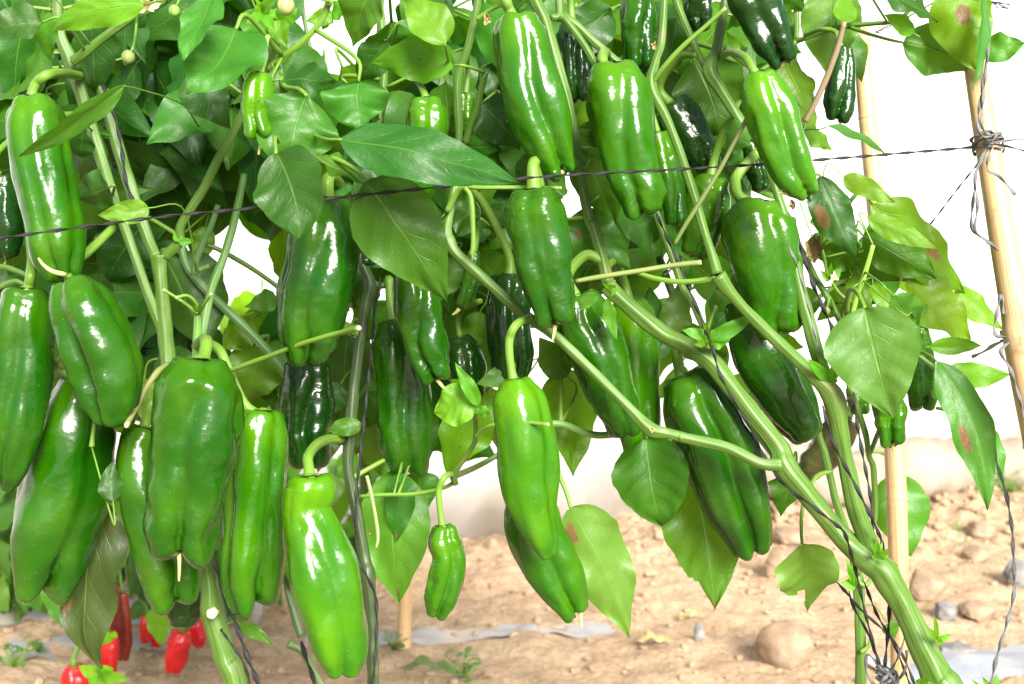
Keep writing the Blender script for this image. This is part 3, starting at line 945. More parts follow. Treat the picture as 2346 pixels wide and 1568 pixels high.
rootB = groundpt(1972, 1640, 1.06)
plant('B', 'slim-stemmed pepper plant behind the right bamboo pole with yellow-green leaves reaching right', rootB)
stem('B', [(1971, 1600, 24), (1969, 1412, 23), (1965, 1335, 26), (1962, 1310, 20), (1941, 1228, 17), (1914, 1145, 17), (1891, 1045, 16), (1877, 1000, 15), (1860, 900, 14)][::-1], 1.05, 1.05, name='main_stem', root=rootB)
stem('B', [(1962, 1318, 12), (1990, 1230, 12), (2004, 1178, 13), (2001, 1078, 13), (1991, 1045, 12), (1981, 989, 13), (1955, 910, 14), (1947, 889, 14), (1937, 800, 12), (1930, 749, 12), (1950, 660, 12)], 1.04, 1.0)
stem('B', [(1930, 749, 11), (1900, 690, 14), (1870, 640, 14), (1845, 590, 13), (1830, 560, 12)], 1.0, 1.03)
stem('B', [(1937, 800, 9), (1960, 690, 10), (1980, 630, 11), (2000, 562, 10)], 0.99, 0.96, col=(0.2, 0.42, 0.04))
stem('B', [(1855, 695, 10), (1900, 665, 10), (1930, 645, 10), (2000, 640, 10), (2090, 642, 8)], 1.03, 1.05)
stem('B', [(1895, 645, 7), (1890, 600, 7), (1880, 560, 8)], 1.02, name='side_shoot', col=C_PET)
stem('B', [(1900, 640, 7), (1925, 675, 8), (1950, 690, 8)], 1.02, name='side_shoot', col=C_PET)
stem('B', [(2085, 800, 9), (2130, 835, 12), (2150, 850, 12), (2180, 880, 10)], 1.0, 0.99)
stem('B', [(1990, 1045, 10), (2050, 900, 10), (2090, 815, 9), (2120, 760, 8)], 1.05, 1.02)
stem('B', [(2145, 935, 7), (2170, 940, 8), (2195, 953, 7)], 1.0, name='side_shoot', col=C_PET)
stem('B', [(1965, 1335, 10), (1985, 1340, 9), (2000, 1310, 8), (1998, 1270, 7)], 1.04, name='side_shoot', col=C_PET)
stem('B', [(1971, 1495, 10), (1990, 1480, 9), (1997, 1455, 8)], 1.04, name='side_shoot', col=C_PET)

# plants standing close behind the near row, mostly hidden
for k_, lab, x_, d_, low in (('L2', 'leafy plant deep in the shade behind the left plant', 250, 1.24, [(250, 500, 20), (385, 830, 22), (470, 1270, 22), (545, 1590, 24)]),
                        ('L3', 'farthest leafy plant of the dark thicket behind the left plant', 400, 1.5, [(395, 500, 16), (400, 830, 18), (480, 1270, 18), (545, 1590, 20)]),
                        ('M2', 'leafy plant hidden behind the middle plant', 850, 1.28, [(840, 500, 20), (838, 800, 22), (838, 1290, 22), (855, 1590, 22)]),
                        ('R2', 'leafy plant hidden behind the string-crossed peppers right of centre', 1500, 1.28, [(1490, 500, 18), (1600, 800, 20), (1800, 1072, 22), (1994, 1288, 24), (2115, 1475, 24), (2185, 1620, 24)])):
    rt = groundpt(low[-1][0], 1600, d_)
    plant(k_, lab, rt)
    stem(k_, [(x_ + 30, -80, 12), (x_ + 10, 200, 16)] + low, d_, name='main_stem', col=(0.05, 0.11, 0.02), root=rt)
    stem(k_, [(x_ - 10, 500, 14), (x_ - 90, 300, 12), (x_ - 150, 60, 10), (x_ - 160, -80, 9)], d_, col=(0.05, 0.11, 0.02))
    stem(k_, [(x_ + 5, 300, 13), (x_ + 100, 150, 12), (x_ + 170, -20, 10)], d_, d_ + .04, col=(0.05, 0.11, 0.02))

# ------------------------------------------------------------------ fruit on the near row
pepper('yellow-green pepper hanging high at the left edge, its lower half crossed by the black string',
       [(76, 236, 98), (80, 270, 132), (93, 350, 138), (107, 430, 140), (121, 520, 138), (134, 580, 124), (142, 622, 84)], 0.885, G1, n=4, ph=0.4, ext=0.8, groove=0.12,
       stalk=[(74, 215), (85, 190), (110, 172), (150, 168, 0.93), (185, 175, 0.965)], style=[(150, 630, -.02), (120, 622, -.03), (100, 608, -.03), (88, 592, -.03)], key='L')
pepper('long pepper cut off by the left picture edge, below a thick straight stalk',
       [(57, 674, 100), (55, 720, 132), (50, 820, 140), (40, 920, 140), (30, 1010, 132), (12, 1070, 112), (2, 1098, 78)], 0.905, G2, n=4, ph=1.2,
       stalk=[(66, 655), (71, 625), (74, 590, 0.95), (70, 540, 0.98), (100, 500, 0.99)])
pepper('leaning three-lobed pepper left of the centre-left stem, bottom lobes rounded, tan petiole at its foot',
       [(168, 652, 100), (180, 684, 145), (205, 740, 168), (226, 800, 178), (246, 860, 172), (258, 915, 144), (262, 950, 100)], 0.875, G2, n=4, ph=0.2, groove=0.26, ext=0.7,
       stalk=[(158, 640), (160, 610, 0.93), (200, 580, 0.97), (262, 520, 1.0)], style=0)
pepper('broad dark pepper low at the left leaning left with a two-lobed bottom',
       [(188, 880, 110), (178, 950, 170), (166, 1020, 198), (150, 1100, 206), (131, 1180, 204), (115, 1250, 184), (105, 1300, 140)], 0.955, G2, n=3, ph=1.45, groove=0.09, ext=1.2, key='L', seg=52, bump=0.9)
pepper('front pepper of the left cluster under stout curved stalks, thin pale style at tip',
       [(455, 838, 135), (452, 880, 190), (448, 960, 206), (440, 1040, 198), (433, 1120, 184), (426, 1190, 168), (422, 1245, 140)], 0.868, G2, n=3, ph=0.15, groove=0.24, ext=0.75,
       stalk=[(468, 815, 0.885), (473, 785, 0.90), (465, 780, 0.93), (452, 795, 0.96)], bump=1.4, style=[(410, 1262, 0.0), (411, 1290, 0.0), (410, 1332, 0.0)], seg=52)
pepper('pepper at the left back of the cluster with an open two-lobed bottom',
       [(330, 990, 92), (324, 1030, 118), (335, 1100, 140), (355, 1180, 144), (376, 1260, 148), (392, 1325, 140), (398, 1362, 112)], 0.955, G1, n=3, ph=1.5, ext=0.95, groove=0.20,
       stalk=[(335, 960, 0.96), (345, 930, 0.975), (390, 880, 0.98)])
pepper('bright-shouldered pepper at the right of the left cluster with a forked bottom',
       [(602, 952, 96), (599, 990, 124), (592, 1060, 140), (585, 1140, 146), (580, 1220, 148), (576, 1300, 146), (580, 1352, 118)], 0.950, G1, n=3, ph=1.9, ext=1.0, groove=0.20,
       stalk=[(560, 925, 0.95), (525, 850, 0.945), (505, 805, 0.95), (480, 790, 0.97), (460, 800, 0.985)])
pepper('dark ribbed pepper under the hanging round leaf left of centre, bright streak on its front',
       [(748, 470, 120), (742, 540, 164), (731, 620, 178), (722, 700, 178), (716, 770, 152), (712, 810, 118)], 0.905, G2, n=4, ph=0.9, ext=0.6, groove=0.18, key='M')
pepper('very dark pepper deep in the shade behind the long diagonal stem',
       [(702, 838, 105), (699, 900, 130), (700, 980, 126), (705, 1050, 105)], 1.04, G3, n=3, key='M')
pepper('pale green pepper with a pinched waist below its flat shoulder, lowest in the middle left',
       [(710, 1103, 108), (711, 1122, 119), (704, 1160, 106), (711, 1200, 124), (722, 1250, 146), (738, 1310, 166), (755, 1380, 162), (771, 1445, 146), (783, 1500, 120), (785, 1532, 84)],
       0.875, G0, n=3, ph=1.1, ext=0.45, groove=0.16, stalk=[(708, 1075, 0.88), (706, 1048, 0.89), (722, 1022, 0.92), (750, 1008, 0.96), (785, 1006, 1.0)], rings=60, dents=((0.33, 0.2, 0.05, 0.16),))
pepper('tiny knobbly pepper with a long style hanging under its straight stalk at the upper left',
       [(593, 176, 58), (592, 200, 78), (588, 240, 82), (588, 272, 68), (591, 296, 76)], 0.85, G0, n=4, ph=0.9, groove=0.2, ext=0.8, bump=0.35, stalk=[(600, 160), (606, 135), (608, 105), (615, 85, 0.9), (630, 95, 0.945)],
       style=[(594, 310, 0), (598, 328, 0), (595, 342, 0), (592, 355, 0)], scol=(0.22, 0.45, 0.06))
pepper('large glossy pepper hanging at the top centre with a curled toe just above the string',
       [(1185, 50, 104), (1190, 82, 128), (1204, 150, 142), (1221, 220, 152), (1242, 290, 146), (1262, 345, 112), (1280, 378, 74)], 0.90, G1, n=4, ph=0.75, ext=0.85, groove=0.22,
       stalk=[(1168, 25), (1160, -5), (1165, -40, 0.95), (1210, -50, 0.985)], style=[(1290, 395, 0), (1272, 394, -.01), (1258, 385, -.01)])
pepper('glossy pepper right of the top centre one, the string crossing its lower half',
       [(1405, 162, 112), (1410, 194, 146), (1421, 250, 154), (1436, 320, 146), (1451, 390, 132), (1463, 440, 120), (1470, 470, 98)], 0.905, G1, n=4, ph=0.55, ext=0.55, groove=0.2,
       stalk=[(1385, 150), (1380, 135), (1384, 120, 0.96), (1390, 125, 1.0)])
pepper('pale lime pepper with a hooked toe at the upper right, hiding the string',
       [(1738, 178, 82), (1745, 204, 106), (1765, 260, 120), (1786, 320, 118), (1808, 380, 108), (1832, 420, 86), (1846, 440, 56)], 0.86, G0, n=3, ph=0.35, groove=0.26, ext=0.9,
       stalk=[(1722, 155), (1705, 130, 0.88), (1675, 120, 0.93), (1650, 130, 0.985)], style=[(1815, 448, 0), (1800, 444, 0), (1780, 441, 0)])
pepper('broad-shouldered pepper right of centre with a large white glint on its lower front',
       [(1735, 474, 112), (1733, 506, 164), (1742, 560, 172), (1757, 630, 162), (1774, 695, 138), (1784, 745, 106)], 0.955, G1, n=4, ph=0.3, ext=0.5, groove=0.22,
       stalk=[(1695, 452, 0.955), (1685, 430, 0.96), (1690, 400, 0.975), (1740, 345, 0.975)])
pepper('pepper hanging in the middle below the tip of the big horizontal leaf, two rounded toes',
       [(1225, 450, 116), (1228, 490, 142), (1238, 560, 140), (1250, 630, 130), (1264, 685, 116), (1272, 722, 96)], 0.885, G2, n=3, ph=0.2, ext=0.65, groove=0.18, key='R',
       style=[(1272, 745, 0), (1270, 760, 0), (1266, 780, 0)])
pepper('lone bright pepper at the centre front under a long pale arched stalk, pointed tip',
       [(1178, 880, 84), (1184, 912, 124), (1195, 970, 138), (1207, 1040, 142), (1213, 1110, 136), (1222, 1180, 112), (1240, 1238, 84), (1252, 1270, 50)], 0.885, G0, n=3, ph=1.2, ext=0.3, groove=0.15,
       stalk=[(1172, 850), (1167, 810), (1168, 775), (1182, 745), (1212, 728, 0.925)])
pepper('darker pepper hidden behind the lone centre pepper, slanting down to the right',
       [(1208, 1120, 90), (1218, 1180, 138), (1235, 1240, 142), (1262, 1300, 132), (1293, 1355, 106), (1312, 1395, 70)], 0.955, G1, n=3, ph=0.6, ext=0.7, groove=0.26,
       stalk=[(1205, 1090, 0.965), (1215, 1040, 0.98), (1260, 985, 1.0)], style=[(1330, 1400, 0), (1331, 1420, 0), (1333, 1440, 0)])
pepper('small wasp-waisted pepper hanging alone at the bottom centre from a curved stalk',
       [(1016, 1212, 62), (1019, 1240, 92), (1026, 1280, 86), (1020, 1330, 94), (1007, 1375, 80), (999, 1402, 56)], 0.93, G1, n=4, ph=0.5, groove=0.24, ext=0.5, dents=((0.62, 0.7, 0.07, 0.22),),
       stalk=[(1010, 1185), (1006, 1150), (1006, 1120), (1020, 1092), (1042, 1085, 0.955)])
pepper('dark crinkled pepper under the pointed hanging leaf left of centre, small curved tip',
       [(950, 630, 100), (955, 690, 118), (970, 750, 116), (985, 810, 100), (994, 845, 78)], 0.945, G2, n=4, ph=0.35, groove=0.28, ext=0.75, key='M', style=[(1002, 870, 0), (1012, 884, 0), (1024, 897, 0)])
pepper('long dark pepper behind the crinkled one beside the dark upright stem',
       [(904, 745, 90), (912, 790, 126), (921, 870, 136), (928, 950, 136), (930, 1020, 126), (932, 1062, 96)], 1.025, G2, n=3, ph=0.8, ext=0.5, groove=0.15, key='M')
pepper('pepper right of centre with the slanting branch lying across its bright lower front',
       [(1322, 690, 105), (1345, 750, 146), (1370, 820, 142), (1395, 890, 128), (1415, 945, 108), (1427, 985, 80)], 0.972, G2, n=3, ph=0.75, ext=0.3, groove=0.18, key='R')
pepper('lighter pepper just behind the one crossed by the slanting branch',
       [(1442, 700, 80), (1450, 740, 108), (1455, 820, 112), (1460, 900, 106), (1464, 980, 98), (1462, 1035, 74)], 1.03, G0, n=3, ph=0.4, key='R')
pepper('big pepper under the thick slanting trunk, its long body reaching down to the right',
       [(1572, 872, 118), (1590, 908, 162), (1620, 970, 182), (1650, 1040, 188), (1681, 1120, 170), (1706, 1195, 142), (1722, 1250, 106)], 0.985, G2, n=4, ph=0.4, ext=0.5, groove=0.24,
       stalk=[(1558, 850, 0.985), (1552, 810, 0.99), (1560, 785, 0.985), (1590, 790, 0.96)], seg=52)
pepper('dark slanting pepper behind the forked stem, right of the long pepper under the trunk',
       [(1702, 700, 100), (1724, 760, 128), (1756, 830, 142), (1790, 890, 142), (1822, 945, 126), (1842, 982, 98)], 0.995, G2, n=3, ph=1.5, ext=0.8, groove=0.26, key='R')
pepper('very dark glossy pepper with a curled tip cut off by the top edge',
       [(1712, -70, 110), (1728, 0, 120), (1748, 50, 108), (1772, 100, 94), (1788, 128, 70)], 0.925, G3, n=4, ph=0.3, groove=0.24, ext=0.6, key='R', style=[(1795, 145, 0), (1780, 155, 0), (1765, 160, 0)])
pepper('small dark green pepper hanging beside the pinkish cut petiole at the upper right',
       [(1931, 115, 46), (1930, 150, 60), (1926, 200, 70), (1924, 240, 72), (1920, 265, 56)], 0.96, G3, n=4, ph=0.9, groove=0.3, ext=0.8, stalk=[(1922, 95), (1912, 72, 0.97), (1880, 68, 0.98), (1845, 82, 1.01)])
pepper('small two-legged pepper behind the single round leaf at the right',
       [(2100, 745, 50), (2105, 790, 62), (2108, 850, 68), (2112, 900, 68), (2114, 925, 58)], 1.03, G1, n=2, ph=0.0, groove=0.34, ext=1.1, key='B')
pepper('short pepper with a pointed tip peeping below the single round leaf at the right',
       [(2028, 890, 62), (2034, 930, 80), (2040, 970, 72), (2042, 1004, 64)], 1.0, G1, n=3, ph=0.2, groove=0.3, ext=0.7, key='B', style=[(2044, 1015, 0), (2046, 1026, 0), (2047, 1036, 0)])
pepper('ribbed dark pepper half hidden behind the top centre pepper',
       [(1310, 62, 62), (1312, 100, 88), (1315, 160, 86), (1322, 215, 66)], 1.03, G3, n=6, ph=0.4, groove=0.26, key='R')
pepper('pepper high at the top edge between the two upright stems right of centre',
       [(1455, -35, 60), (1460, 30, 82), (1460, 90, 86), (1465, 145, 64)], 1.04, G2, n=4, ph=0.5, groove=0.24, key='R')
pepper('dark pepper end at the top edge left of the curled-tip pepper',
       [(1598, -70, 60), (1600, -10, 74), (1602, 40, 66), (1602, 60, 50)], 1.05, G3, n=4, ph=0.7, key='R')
pepper('pepper partly covered by the big horizontal leaf left of the top centre',
       [(978, 236, 74), (980, 264, 98), (975, 320, 102), (968, 390, 96), (957, 440, 76)], 0.945, G1, n=4, ph=0.4, stalk=[(972, 215), (960, 190, 0.96), (955, 180, 1.0), (985, 175, 1.02)])
pepper('small pepper glimpsed behind crossing stems left of the top centre pepper',
       [(1066, 222, 46), (1063, 250, 62), (1060, 300, 56)], 1.03, G1, n=4, key='R')
pepper('dark pepper hidden behind the slim upright branch below the top right fork',
       [(1543, 245, 80), (1575, 290, 96), (1605, 350, 86), (1622, 380, 60)], 1.03, G3, n=3, ph=0.6, key='R')
pepper('narrow bright pepper squeezed behind the string-crossed pepper',
       [(1508, 310, 50), (1524, 370, 66), (1540, 440, 64), (1548, 505, 54)], 0.985, G1, n=3, ph=0.9, groove=0.26, key='R')
pepper('round-shouldered pepper behind the thin diagonal petiole, right of the narrow bright one',
       [(1628, 416, 82), (1622, 450, 108), (1610, 520, 102), (1597, 575, 76)], 1.0, G1, n=4, ph=0.4, key='R')
pepper('small dark pepper in the shade left of the lime hooked pepper',
       [(1722, 330, 50), (1734, 390, 56), (1744, 430, 40)], 0.985, G3, n=3, key='R')
pepper('dark glossy pepper behind the bent stalk at the centre',
       [(1165, 640, 84), (1165, 680, 110), (1166, 750, 112), (1170, 820, 106), (1172, 865, 84)], 1.01, G3, n=4, ph=0.6, groove=0.24, key='R')
pepper('small dark pepper on a thin stalk between the crinkled pepper and the centre',
       [(1055, 778, 56), (1064, 810, 80), (1074, 860, 88), (1082, 900, 72)], 1.05, G3, n=4, ph=0.8, stalk=[(1050, 750), (1052, 725), (1065, 705, 1.05), (1100, 690, 1.0)])
pepper('thin young pepper curving above the small dark one near the centre',
       [(1086, 580, 30), (1081, 620, 40), (1072, 670, 38), (1058, 698, 26)], 1.02, G2, n=3, key='R', style=[(1052, 708, 0), (1045, 716, 0), (1036, 722, 0)])
pepper('rounded dark pepper bottom showing beneath the left cluster',
       [(420, 1280, 70), (422, 1350, 82), (420, 1400, 84), (418, 1424, 64)], 1.03, G3, n=3, ext=0.1, groove=0.08, key='L')
pepper('brownish ripening pepper in the shade left of the right bamboo pole',
       [(1935, 965, 80), (1902, 1020, 92), (1862, 1066, 74), (1838, 1086, 50)], 1.10, (0.055, 0.06, 0.018), n=3, key='B')
pepper('dark pepper sliver at the left picture edge behind the top left pepper',
       [(0, 410, 60), (8, 470, 80), (12, 540, 76), (14, 580, 56)], 0.99, G3, n=3, key='L')
pepper('small dark pepper tucked behind the pointed hanging leaf beside the dark stem',
       [(842, 545, 34), (846, 575, 44), (846, 600, 38)], 0.97, G3, n=3, key='M')
pepper('small round green pepper behind the fork at the right of the trunk',
       [(1958, 890, 40), (1966, 915, 54), (1968, 940, 44)], 1.06, G1, n=3, key='B')

# ------------------------------------------------------------------ leaves of the near row
lf = leaf
# upper left
lf('L', 540, 68, 424, 204, 165, 0.86, 'L', dt=-0.05, roll=-18, fold=14, bend=-24, hires=True)
lf('L', 490, -6, 422, 140, 80, 0.82, 'L', dt=-0.03, fold=16, hires=True, att=[(520, -30, .86), (560, 0, .93)])
lf('L', 330, 12, 106, 76, 66, 0.87, 'B', fold=-14, roll=22, hires=True)
lf('L', 95, 52, -22, 72, 86, 0.90, 'F')
lf('L', 118, 28, 113, 144, 48, 0.91, 'L')
lf('L', 283, 197, 36, 366, 34, 0.82, 'L', roll=48, fold=22, bend=-16, att=[(330, 208, .86), (417, 239, .93), (455, 290, .99)], hires=True)
lf('L', 214, 30, 222, 226, 100, 0.975, 'F')
lf('L', 448, 160, 528, 294, 98, 0.935, 'F', roll=12)
lf('L', 628, 158, 681, 338, 50, 0.915, 'M', roll=25, dt=0.0, bow=0.0)
lf('L', 585, 20, 603, 104, 76, 0.93, 'L', spots=.2)
lf('L', 340, 477, 222, 494, 50, 0.86, 'B', fold=18, hires=True)
lf('L', 192, 300, 187, 370, 58, 0.95, 'F')
lf('L', 248, 430, 168, 455, 80, 0.95, 'F', fold=-24)
lf('L', 703, 220, 669, 411, 176, 0.85, 'L', roll=10, fold=-10, bend=10, hires=True, att=[(685, 205, .86), (650, 196, .9), (640, 150, .945)])
lf('L', 632, 352, 690, 555, 158, 0.81, 'F', roll=-8, fold=10, bend=-16, wave=.10, hires=True)
lf('L', 647, 182, 772, 190, 88, 0.90, 'F', roll=14, hires=True)
lf('L', 822, 188, 833, 306, 142, 0.88, 'L', fold=12, hires=True, bend=6)
lf('M', 860, -34, 808, 108, 100, 0.93, 'M', fold=14, hires=True)
lf('M', 720, 357, 845, 425, 40, 0.845, 'M', pet=False, roll=60)
lf('M', 838, 418, 1023, 698, 188, 0.84, 'M', bend=-8, roll=-6, fold=-8, hires=True, wave=.10, att=[(815, 390, .845), (770, 365, .85), (722, 357, .88), (700, 330, .95)])
lf('R', 782, 320, 1187, 428, 124, 0.80, 'F', bend=-14, roll=16, fold=-10, hires=True, wave=.10, att=[(740, 318, .82), (700, 300, .9)])
lf('M', 892, 340, 782, 400, 110, 0.95, 'F', spots=.3)
lf('M', 800, 400, 720, 460, 60, 0.95, 'M', spots=.3)
# leaf by the white gap, its backlit glow painted in as colour
lf('R', 1040, 150, 842, 142, 98, 0.93, 'Y', spots=.45, fold=-12, bend=12, hires=True)
lf('R', 1019, 101, 922, -12, 88, 0.90, 'B', fold=12, hires=True, att=[(1025, 130, .92), (1033, 170, .97)])
lf('M', 885, 95, 820, 192, 74, 1.0, 'F')
lf('R', 1102, 240, 1192, 346, 112, 0.96, 'F', spots=.2)
lf('R', 1278, 372, 1204, 474, 122, 0.94, 'M', fold=-20, hires=True)
lf('R', 1328, 345, 1408, 522, 98, 0.985, 'M', hires=True, att=[(1335, 340, .985), (1360, 345, .985), (1330, 400, .985)])
lf('R', 1296, 516, 1442, 614, 112, 0.985, 'L', spots=.2, blots=((.2, .1, .16),), hires=True)
lf('R', 1362, 670, 1332, 713, 27, 0.93, 'L', pet=False)
lf('R', 1390, 684, 1410, 780, 32, 0.92, 'Y', roll=30, pet=False)
lf('R', 1425, 470, 1490, 590, 70, 1.02, 'M')
lf('R', 1500, 500, 1440, 570, 60, 1.03, 'F', spots=.4)
# centre sprig
lf('R', 1090, 918, 990, 946, 90, 0.885, 'B', fold=12, att=[(1093, 935, .89), (1090, 960, .91)], hires=True)
lf('R', 1097, 928, 1042, 830, 32, 0.88, 'B', fold=22, pet=False)
lf('R', 1083, 892, 1027, 872, 30, 0.895, 'B', pet=False)
lf('R', 1090, 948, 1130, 938, 22, 0.885, 'B', pet=False)
lf('R', 1095, 945, 1115, 926, 14, 0.885, 'B', pet=False)
lf('M', 1110, 895, 1015, 1095, 112, 1.05, 'Y', spots=.15)
lf('R', 1288, 850, 1306, 1086, 126, 1.05, 'Y', spots=.3, hires=True, fold=-8)
lf('R', 1300, 862, 1240, 770, 72, 1.03, 'M')
lf('M', 1100, 715, 1075, 815, 58, 1.07, 'Y', spots=.4)
lf('M', 1192, 842, 1090, 880, 52, 1.0, 'P', fold=20)
lf('M', 905, 1078, 910, 1390, 152, 1.02, 'L', spots=.4, hires=True, roll=-10, blots=((.97, 0, .2),))
lf('M', 918, 1085, 904, 1248, 66, 1.0, 'M', spots=.2, blots=((.95, 0, .3),))
lf('M', 960, 1080, 975, 1175, 80, 1.04, 'L', blots=((.8, .9, .2),))
lf('R', 1308, 1165, 1441, 1462, 148, 0.965, 'P', bend=-14, spots=.05, blots=((.16, .45, .2), (.95, 0, .12)), hires=True, roll=8, att=[(1298, 1130, .97), (1278, 1075, .98), (1265, 985, 1.0)])
lf('R', 1480, 1005, 1512, 1218, 152, 1.0, 'M', hires=True, wave=.10, att=[(1478, 995, .99), (1485, 985, .95)])
lf('R', 1580, 1066, 1636, 1402, 168, 1.03, 'M', hires=True, wave=.10, blots=((.97, .0, .16),), bite=((.92, .9, .3),), att=[(1578, 1040, 1.03), (1574, 1010, .98), (1560, 1001, .915)])
lf('R', 1812, 1080, 1786, 1180, 74, 1.0, 'M')
lf('R', 1838, 1248, 1846, 1392, 138, 0.98, 'P', hires=True, bite=((.78, .35, .22), (.9, .75, .35)), roll=6, fold=8, att=[(1836, 1215, .98), (1840, 1160, .98), (1868, 1095, 1.0), (1905, 1080, 1.03)])
lf('B', 2055, 1085, 2088, 1278, 116, 1.22, 'L', bend=10, fold=-8)
lf('B', 2030, 1290, 2060, 1310, 26, 1.08, 'B')
lf('B', 2035, 1430, 2050, 1460, 40, 1.12, 'L')
# right side
lf('B', 1981, 706, 2046, 962, 172, 0.89, 'P', hires=True, fold=10, wave=.10, spots=.12, bend=4, att=[(1974, 690, .9), (1962, 668, .92), (1945, 668, .96), (1940, 720, .99)])
lf('B', 2044, 678, 2110, 752, 76, 0.92, 'L', fold=14)
lf('B', 2090, 715, 2135, 710, 30, 0.93, 'L')
lf('B', 2000, 468, 2236, 670, 132, 1.02, 'Y', spots=.15, blots=((.55, -.35, .22),), hires=True, bend=16, roll=12)
lf('B', 1988, 498, 2148, 574, 50, 0.97, 'Y', hires=True)
lf('B', 1978, 540, 2152, 646, 92, 1.0, 'M', hires=True, roll=-20)
lf('B', 1880, 404, 1966, 592, 88, 0.97, 'F', hires=True, blots=((.42, .55, .3),), spots=.15, att=[(1872, 400, .97), (1850, 410, .98)])
lf('B', 1934, 404, 2052, 462, 46, 1.0, 'Y', spots=.3, blots=((.95, 0, .2),))
lf('B', 2078, 640, 2232, 776, 112, 1.03, 'Y', spots=.35, hires=True)
lf('B', 2190, 660, 2305, 750, 62, 1.06, 'Y')
lf('B', 2132, 796, 2252, 792, 38, 0.99, 'Y', fold=22)
lf('B', 2172, 852, 2322, 858, 56, 1.02, 'Y', att=[(2150, 858, 1.0), (2138, 850, .995)])
lf('B', 2148, 830, 2256, 1166, 92, 0.96, 'L', bend=-24, hires=True, blots=((.52, .5, .22),), fold=-16, att=[(2130, 815, .97), (2095, 800, 1.0)])
lf('B', 2275, 985, 2300, 1125, 36, 1.0, 'L')
lf('B', 2145, 876, 2196, 914, 58, 1.0, 'Y', spots=.3)
lf('B', 1960, 575, 1880, 600, 66, 1.02, 'M')
lf('B', 1965, 625, 1990, 720, 55, 1.03, 'Y', spots=.35)
lf('B', 2000, 650, 2035, 720, 40, 1.0, 'Y', spots=.4)
lf('B', 1935, 745, 1905, 830, 60, 1.06, 'M', spots=.2)
lf('B', 1955, 590, 2060, 640, 52, 1.04, 'M')
lf('R', 2182, -34, 2242, 168, 124, 0.95, 'Y', hires=True, blots=((.34, -.1, .26),), roll=-14)
lf('R', 2015, -22, 2152, 50, 66, 0.93, 'F', roll=20)
lf('R', 2070, 98, 2238, 160, 108, 0.98, 'M', hires=True, att=[(2040, 92, .98), (1990, 78, .98), (1945, 62, 1.0)])
lf('R', 2255, -4, 2234, 204, 36, 0.94, 'L', roll=40, fold=20)
lf('R', 2246, 122, 2346, 102, 62, 0.96, 'L', spots=.1, att=[(2200, 130, .98), (2100, 100, .985)])
lf('R', 2092, 76, 2024, 34, 38, 0.96, 'B')
lf('R', 1900, -34, 1893, 168, 114, 1.02, 'P', hires=True)
lf('R', 1930, 60, 1980, 186, 70, 1.04, 'M', blots=((.95, 0, .2),))
lf('R', 1798, 128, 1872, 322, 112, 1.04, 'Y', spots=.25, hires=True)
lf('R', 1845, 300, 1912, 346, 44, 1.02, 'Y')
lf('R', 1898, 290, 2038, 358, 26, 0.93, 'L', roll=35, fold=20, att=[(1875, 297, .94), (1845, 298, .97), (1800, 320, .98)])
lf('R', 1708, 288, 1658, 350, 62, 0.92, 'L', fold=16)
lf('R', 1590, 140, 1656, 344, 144, 1.06, 'M', hires=True)
lf('R', 1935, 50, 1942, -24, 50, 0.98, 'B')
lf('R', 1800, -14, 1846, 34, 44, 1.0, 'M', spots=.3)
lf('R', 1820, 330, 1790, 260, 40, 1.03, 'Y')
lf('R', 1880, 520, 1860, 450, 40, 1.04, 'B')
lf('R', 1500, 830, 1490, 650, 90, 1.07, 'M')
lf('R', 1610, 850, 1660, 980, 60, 1.06, 'P', roll=30)
lf('R', 1680, 640, 1640, 720, 60, 1.05, 'L')
lf('R', 1720, 900, 1700, 1010, 60, 1.07, 'M')
lf('R', 1540, 760, 1560, 640, 70, 1.06, 'P')
lf('R', 1800, 30, 1780, 150, 60, 1.05, 'M', spots=.2)
lf('R', 1700, 350, 1690, 420, 50, 1.02, 'M')
# leaves below and between the left fruit
lf('L', 240, 1150, 211, 1552, 148, 0.985, 'G', bend=22, spots=.0, blots=((.55, .8, .2), (.98, 0, .12)), hires=True, fold=-10, roll=-14)
lf('L', 259, 1147, 257, 1058, 50, 0.865, 'F', fold=16)
lf('L', 322, 520, 238, 655, 134, 1.07, 'F', spots=.05)
lf('L', 380, 588, 478, 806, 168, 1.09, 'F', spots=.1)
lf('L', 470, 520, 455, 612, 48, 1.12, 'Y')
lf('L', 548, 1430, 626, 1478, 26, 0.99, 'M', roll=25)
lf('L', 632, 680, 562, 704, 48, 1.1, 'L')
lf('L', 575, 735, 506, 800, 76, 1.12, 'Y', spots=.5)
lf('L', 605, 800, 560, 935, 124, 1.12, 'Y', spots=.1)
lf('L', 130, 870, 92, 1000, 56, 1.0, 'Y', spots=.1)
lf('L', 330, 870, 360, 980, 70, 1.06, 'Y', spots=.1)
lf('L', 40, 560, 20, 640, 60, 1.02, 'M')
lf('M', 830, 975, 745, 985, 40, 0.98, 'M', pet=False)
lf('M', 800, 770, 790, 960, 110, 1.1, 'F')
lf('M', 780, 880, 720, 960, 70, 1.06, 'F')
lf('M', 890, 690, 850, 780, 70, 1.09, 'M')
lf('M', 1040, 590, 1000, 700, 70, 1.06, 'P', spots=.2)
lf('M', 690, 1350, 660, 1250, 40, 1.06, 'M')
lf('M', 1010, 500, 940, 560, 80, 1.04, 'M')
lf('R', 1100, 500, 1040, 470, 110, 1.0, 'F')
lf('R', 1140, 640, 1090, 560, 80, 1.06, 'Y', spots=.2)
lf('R', 1160, 470, 1110, 540, 70, 1.02, 'M', spots=.3)
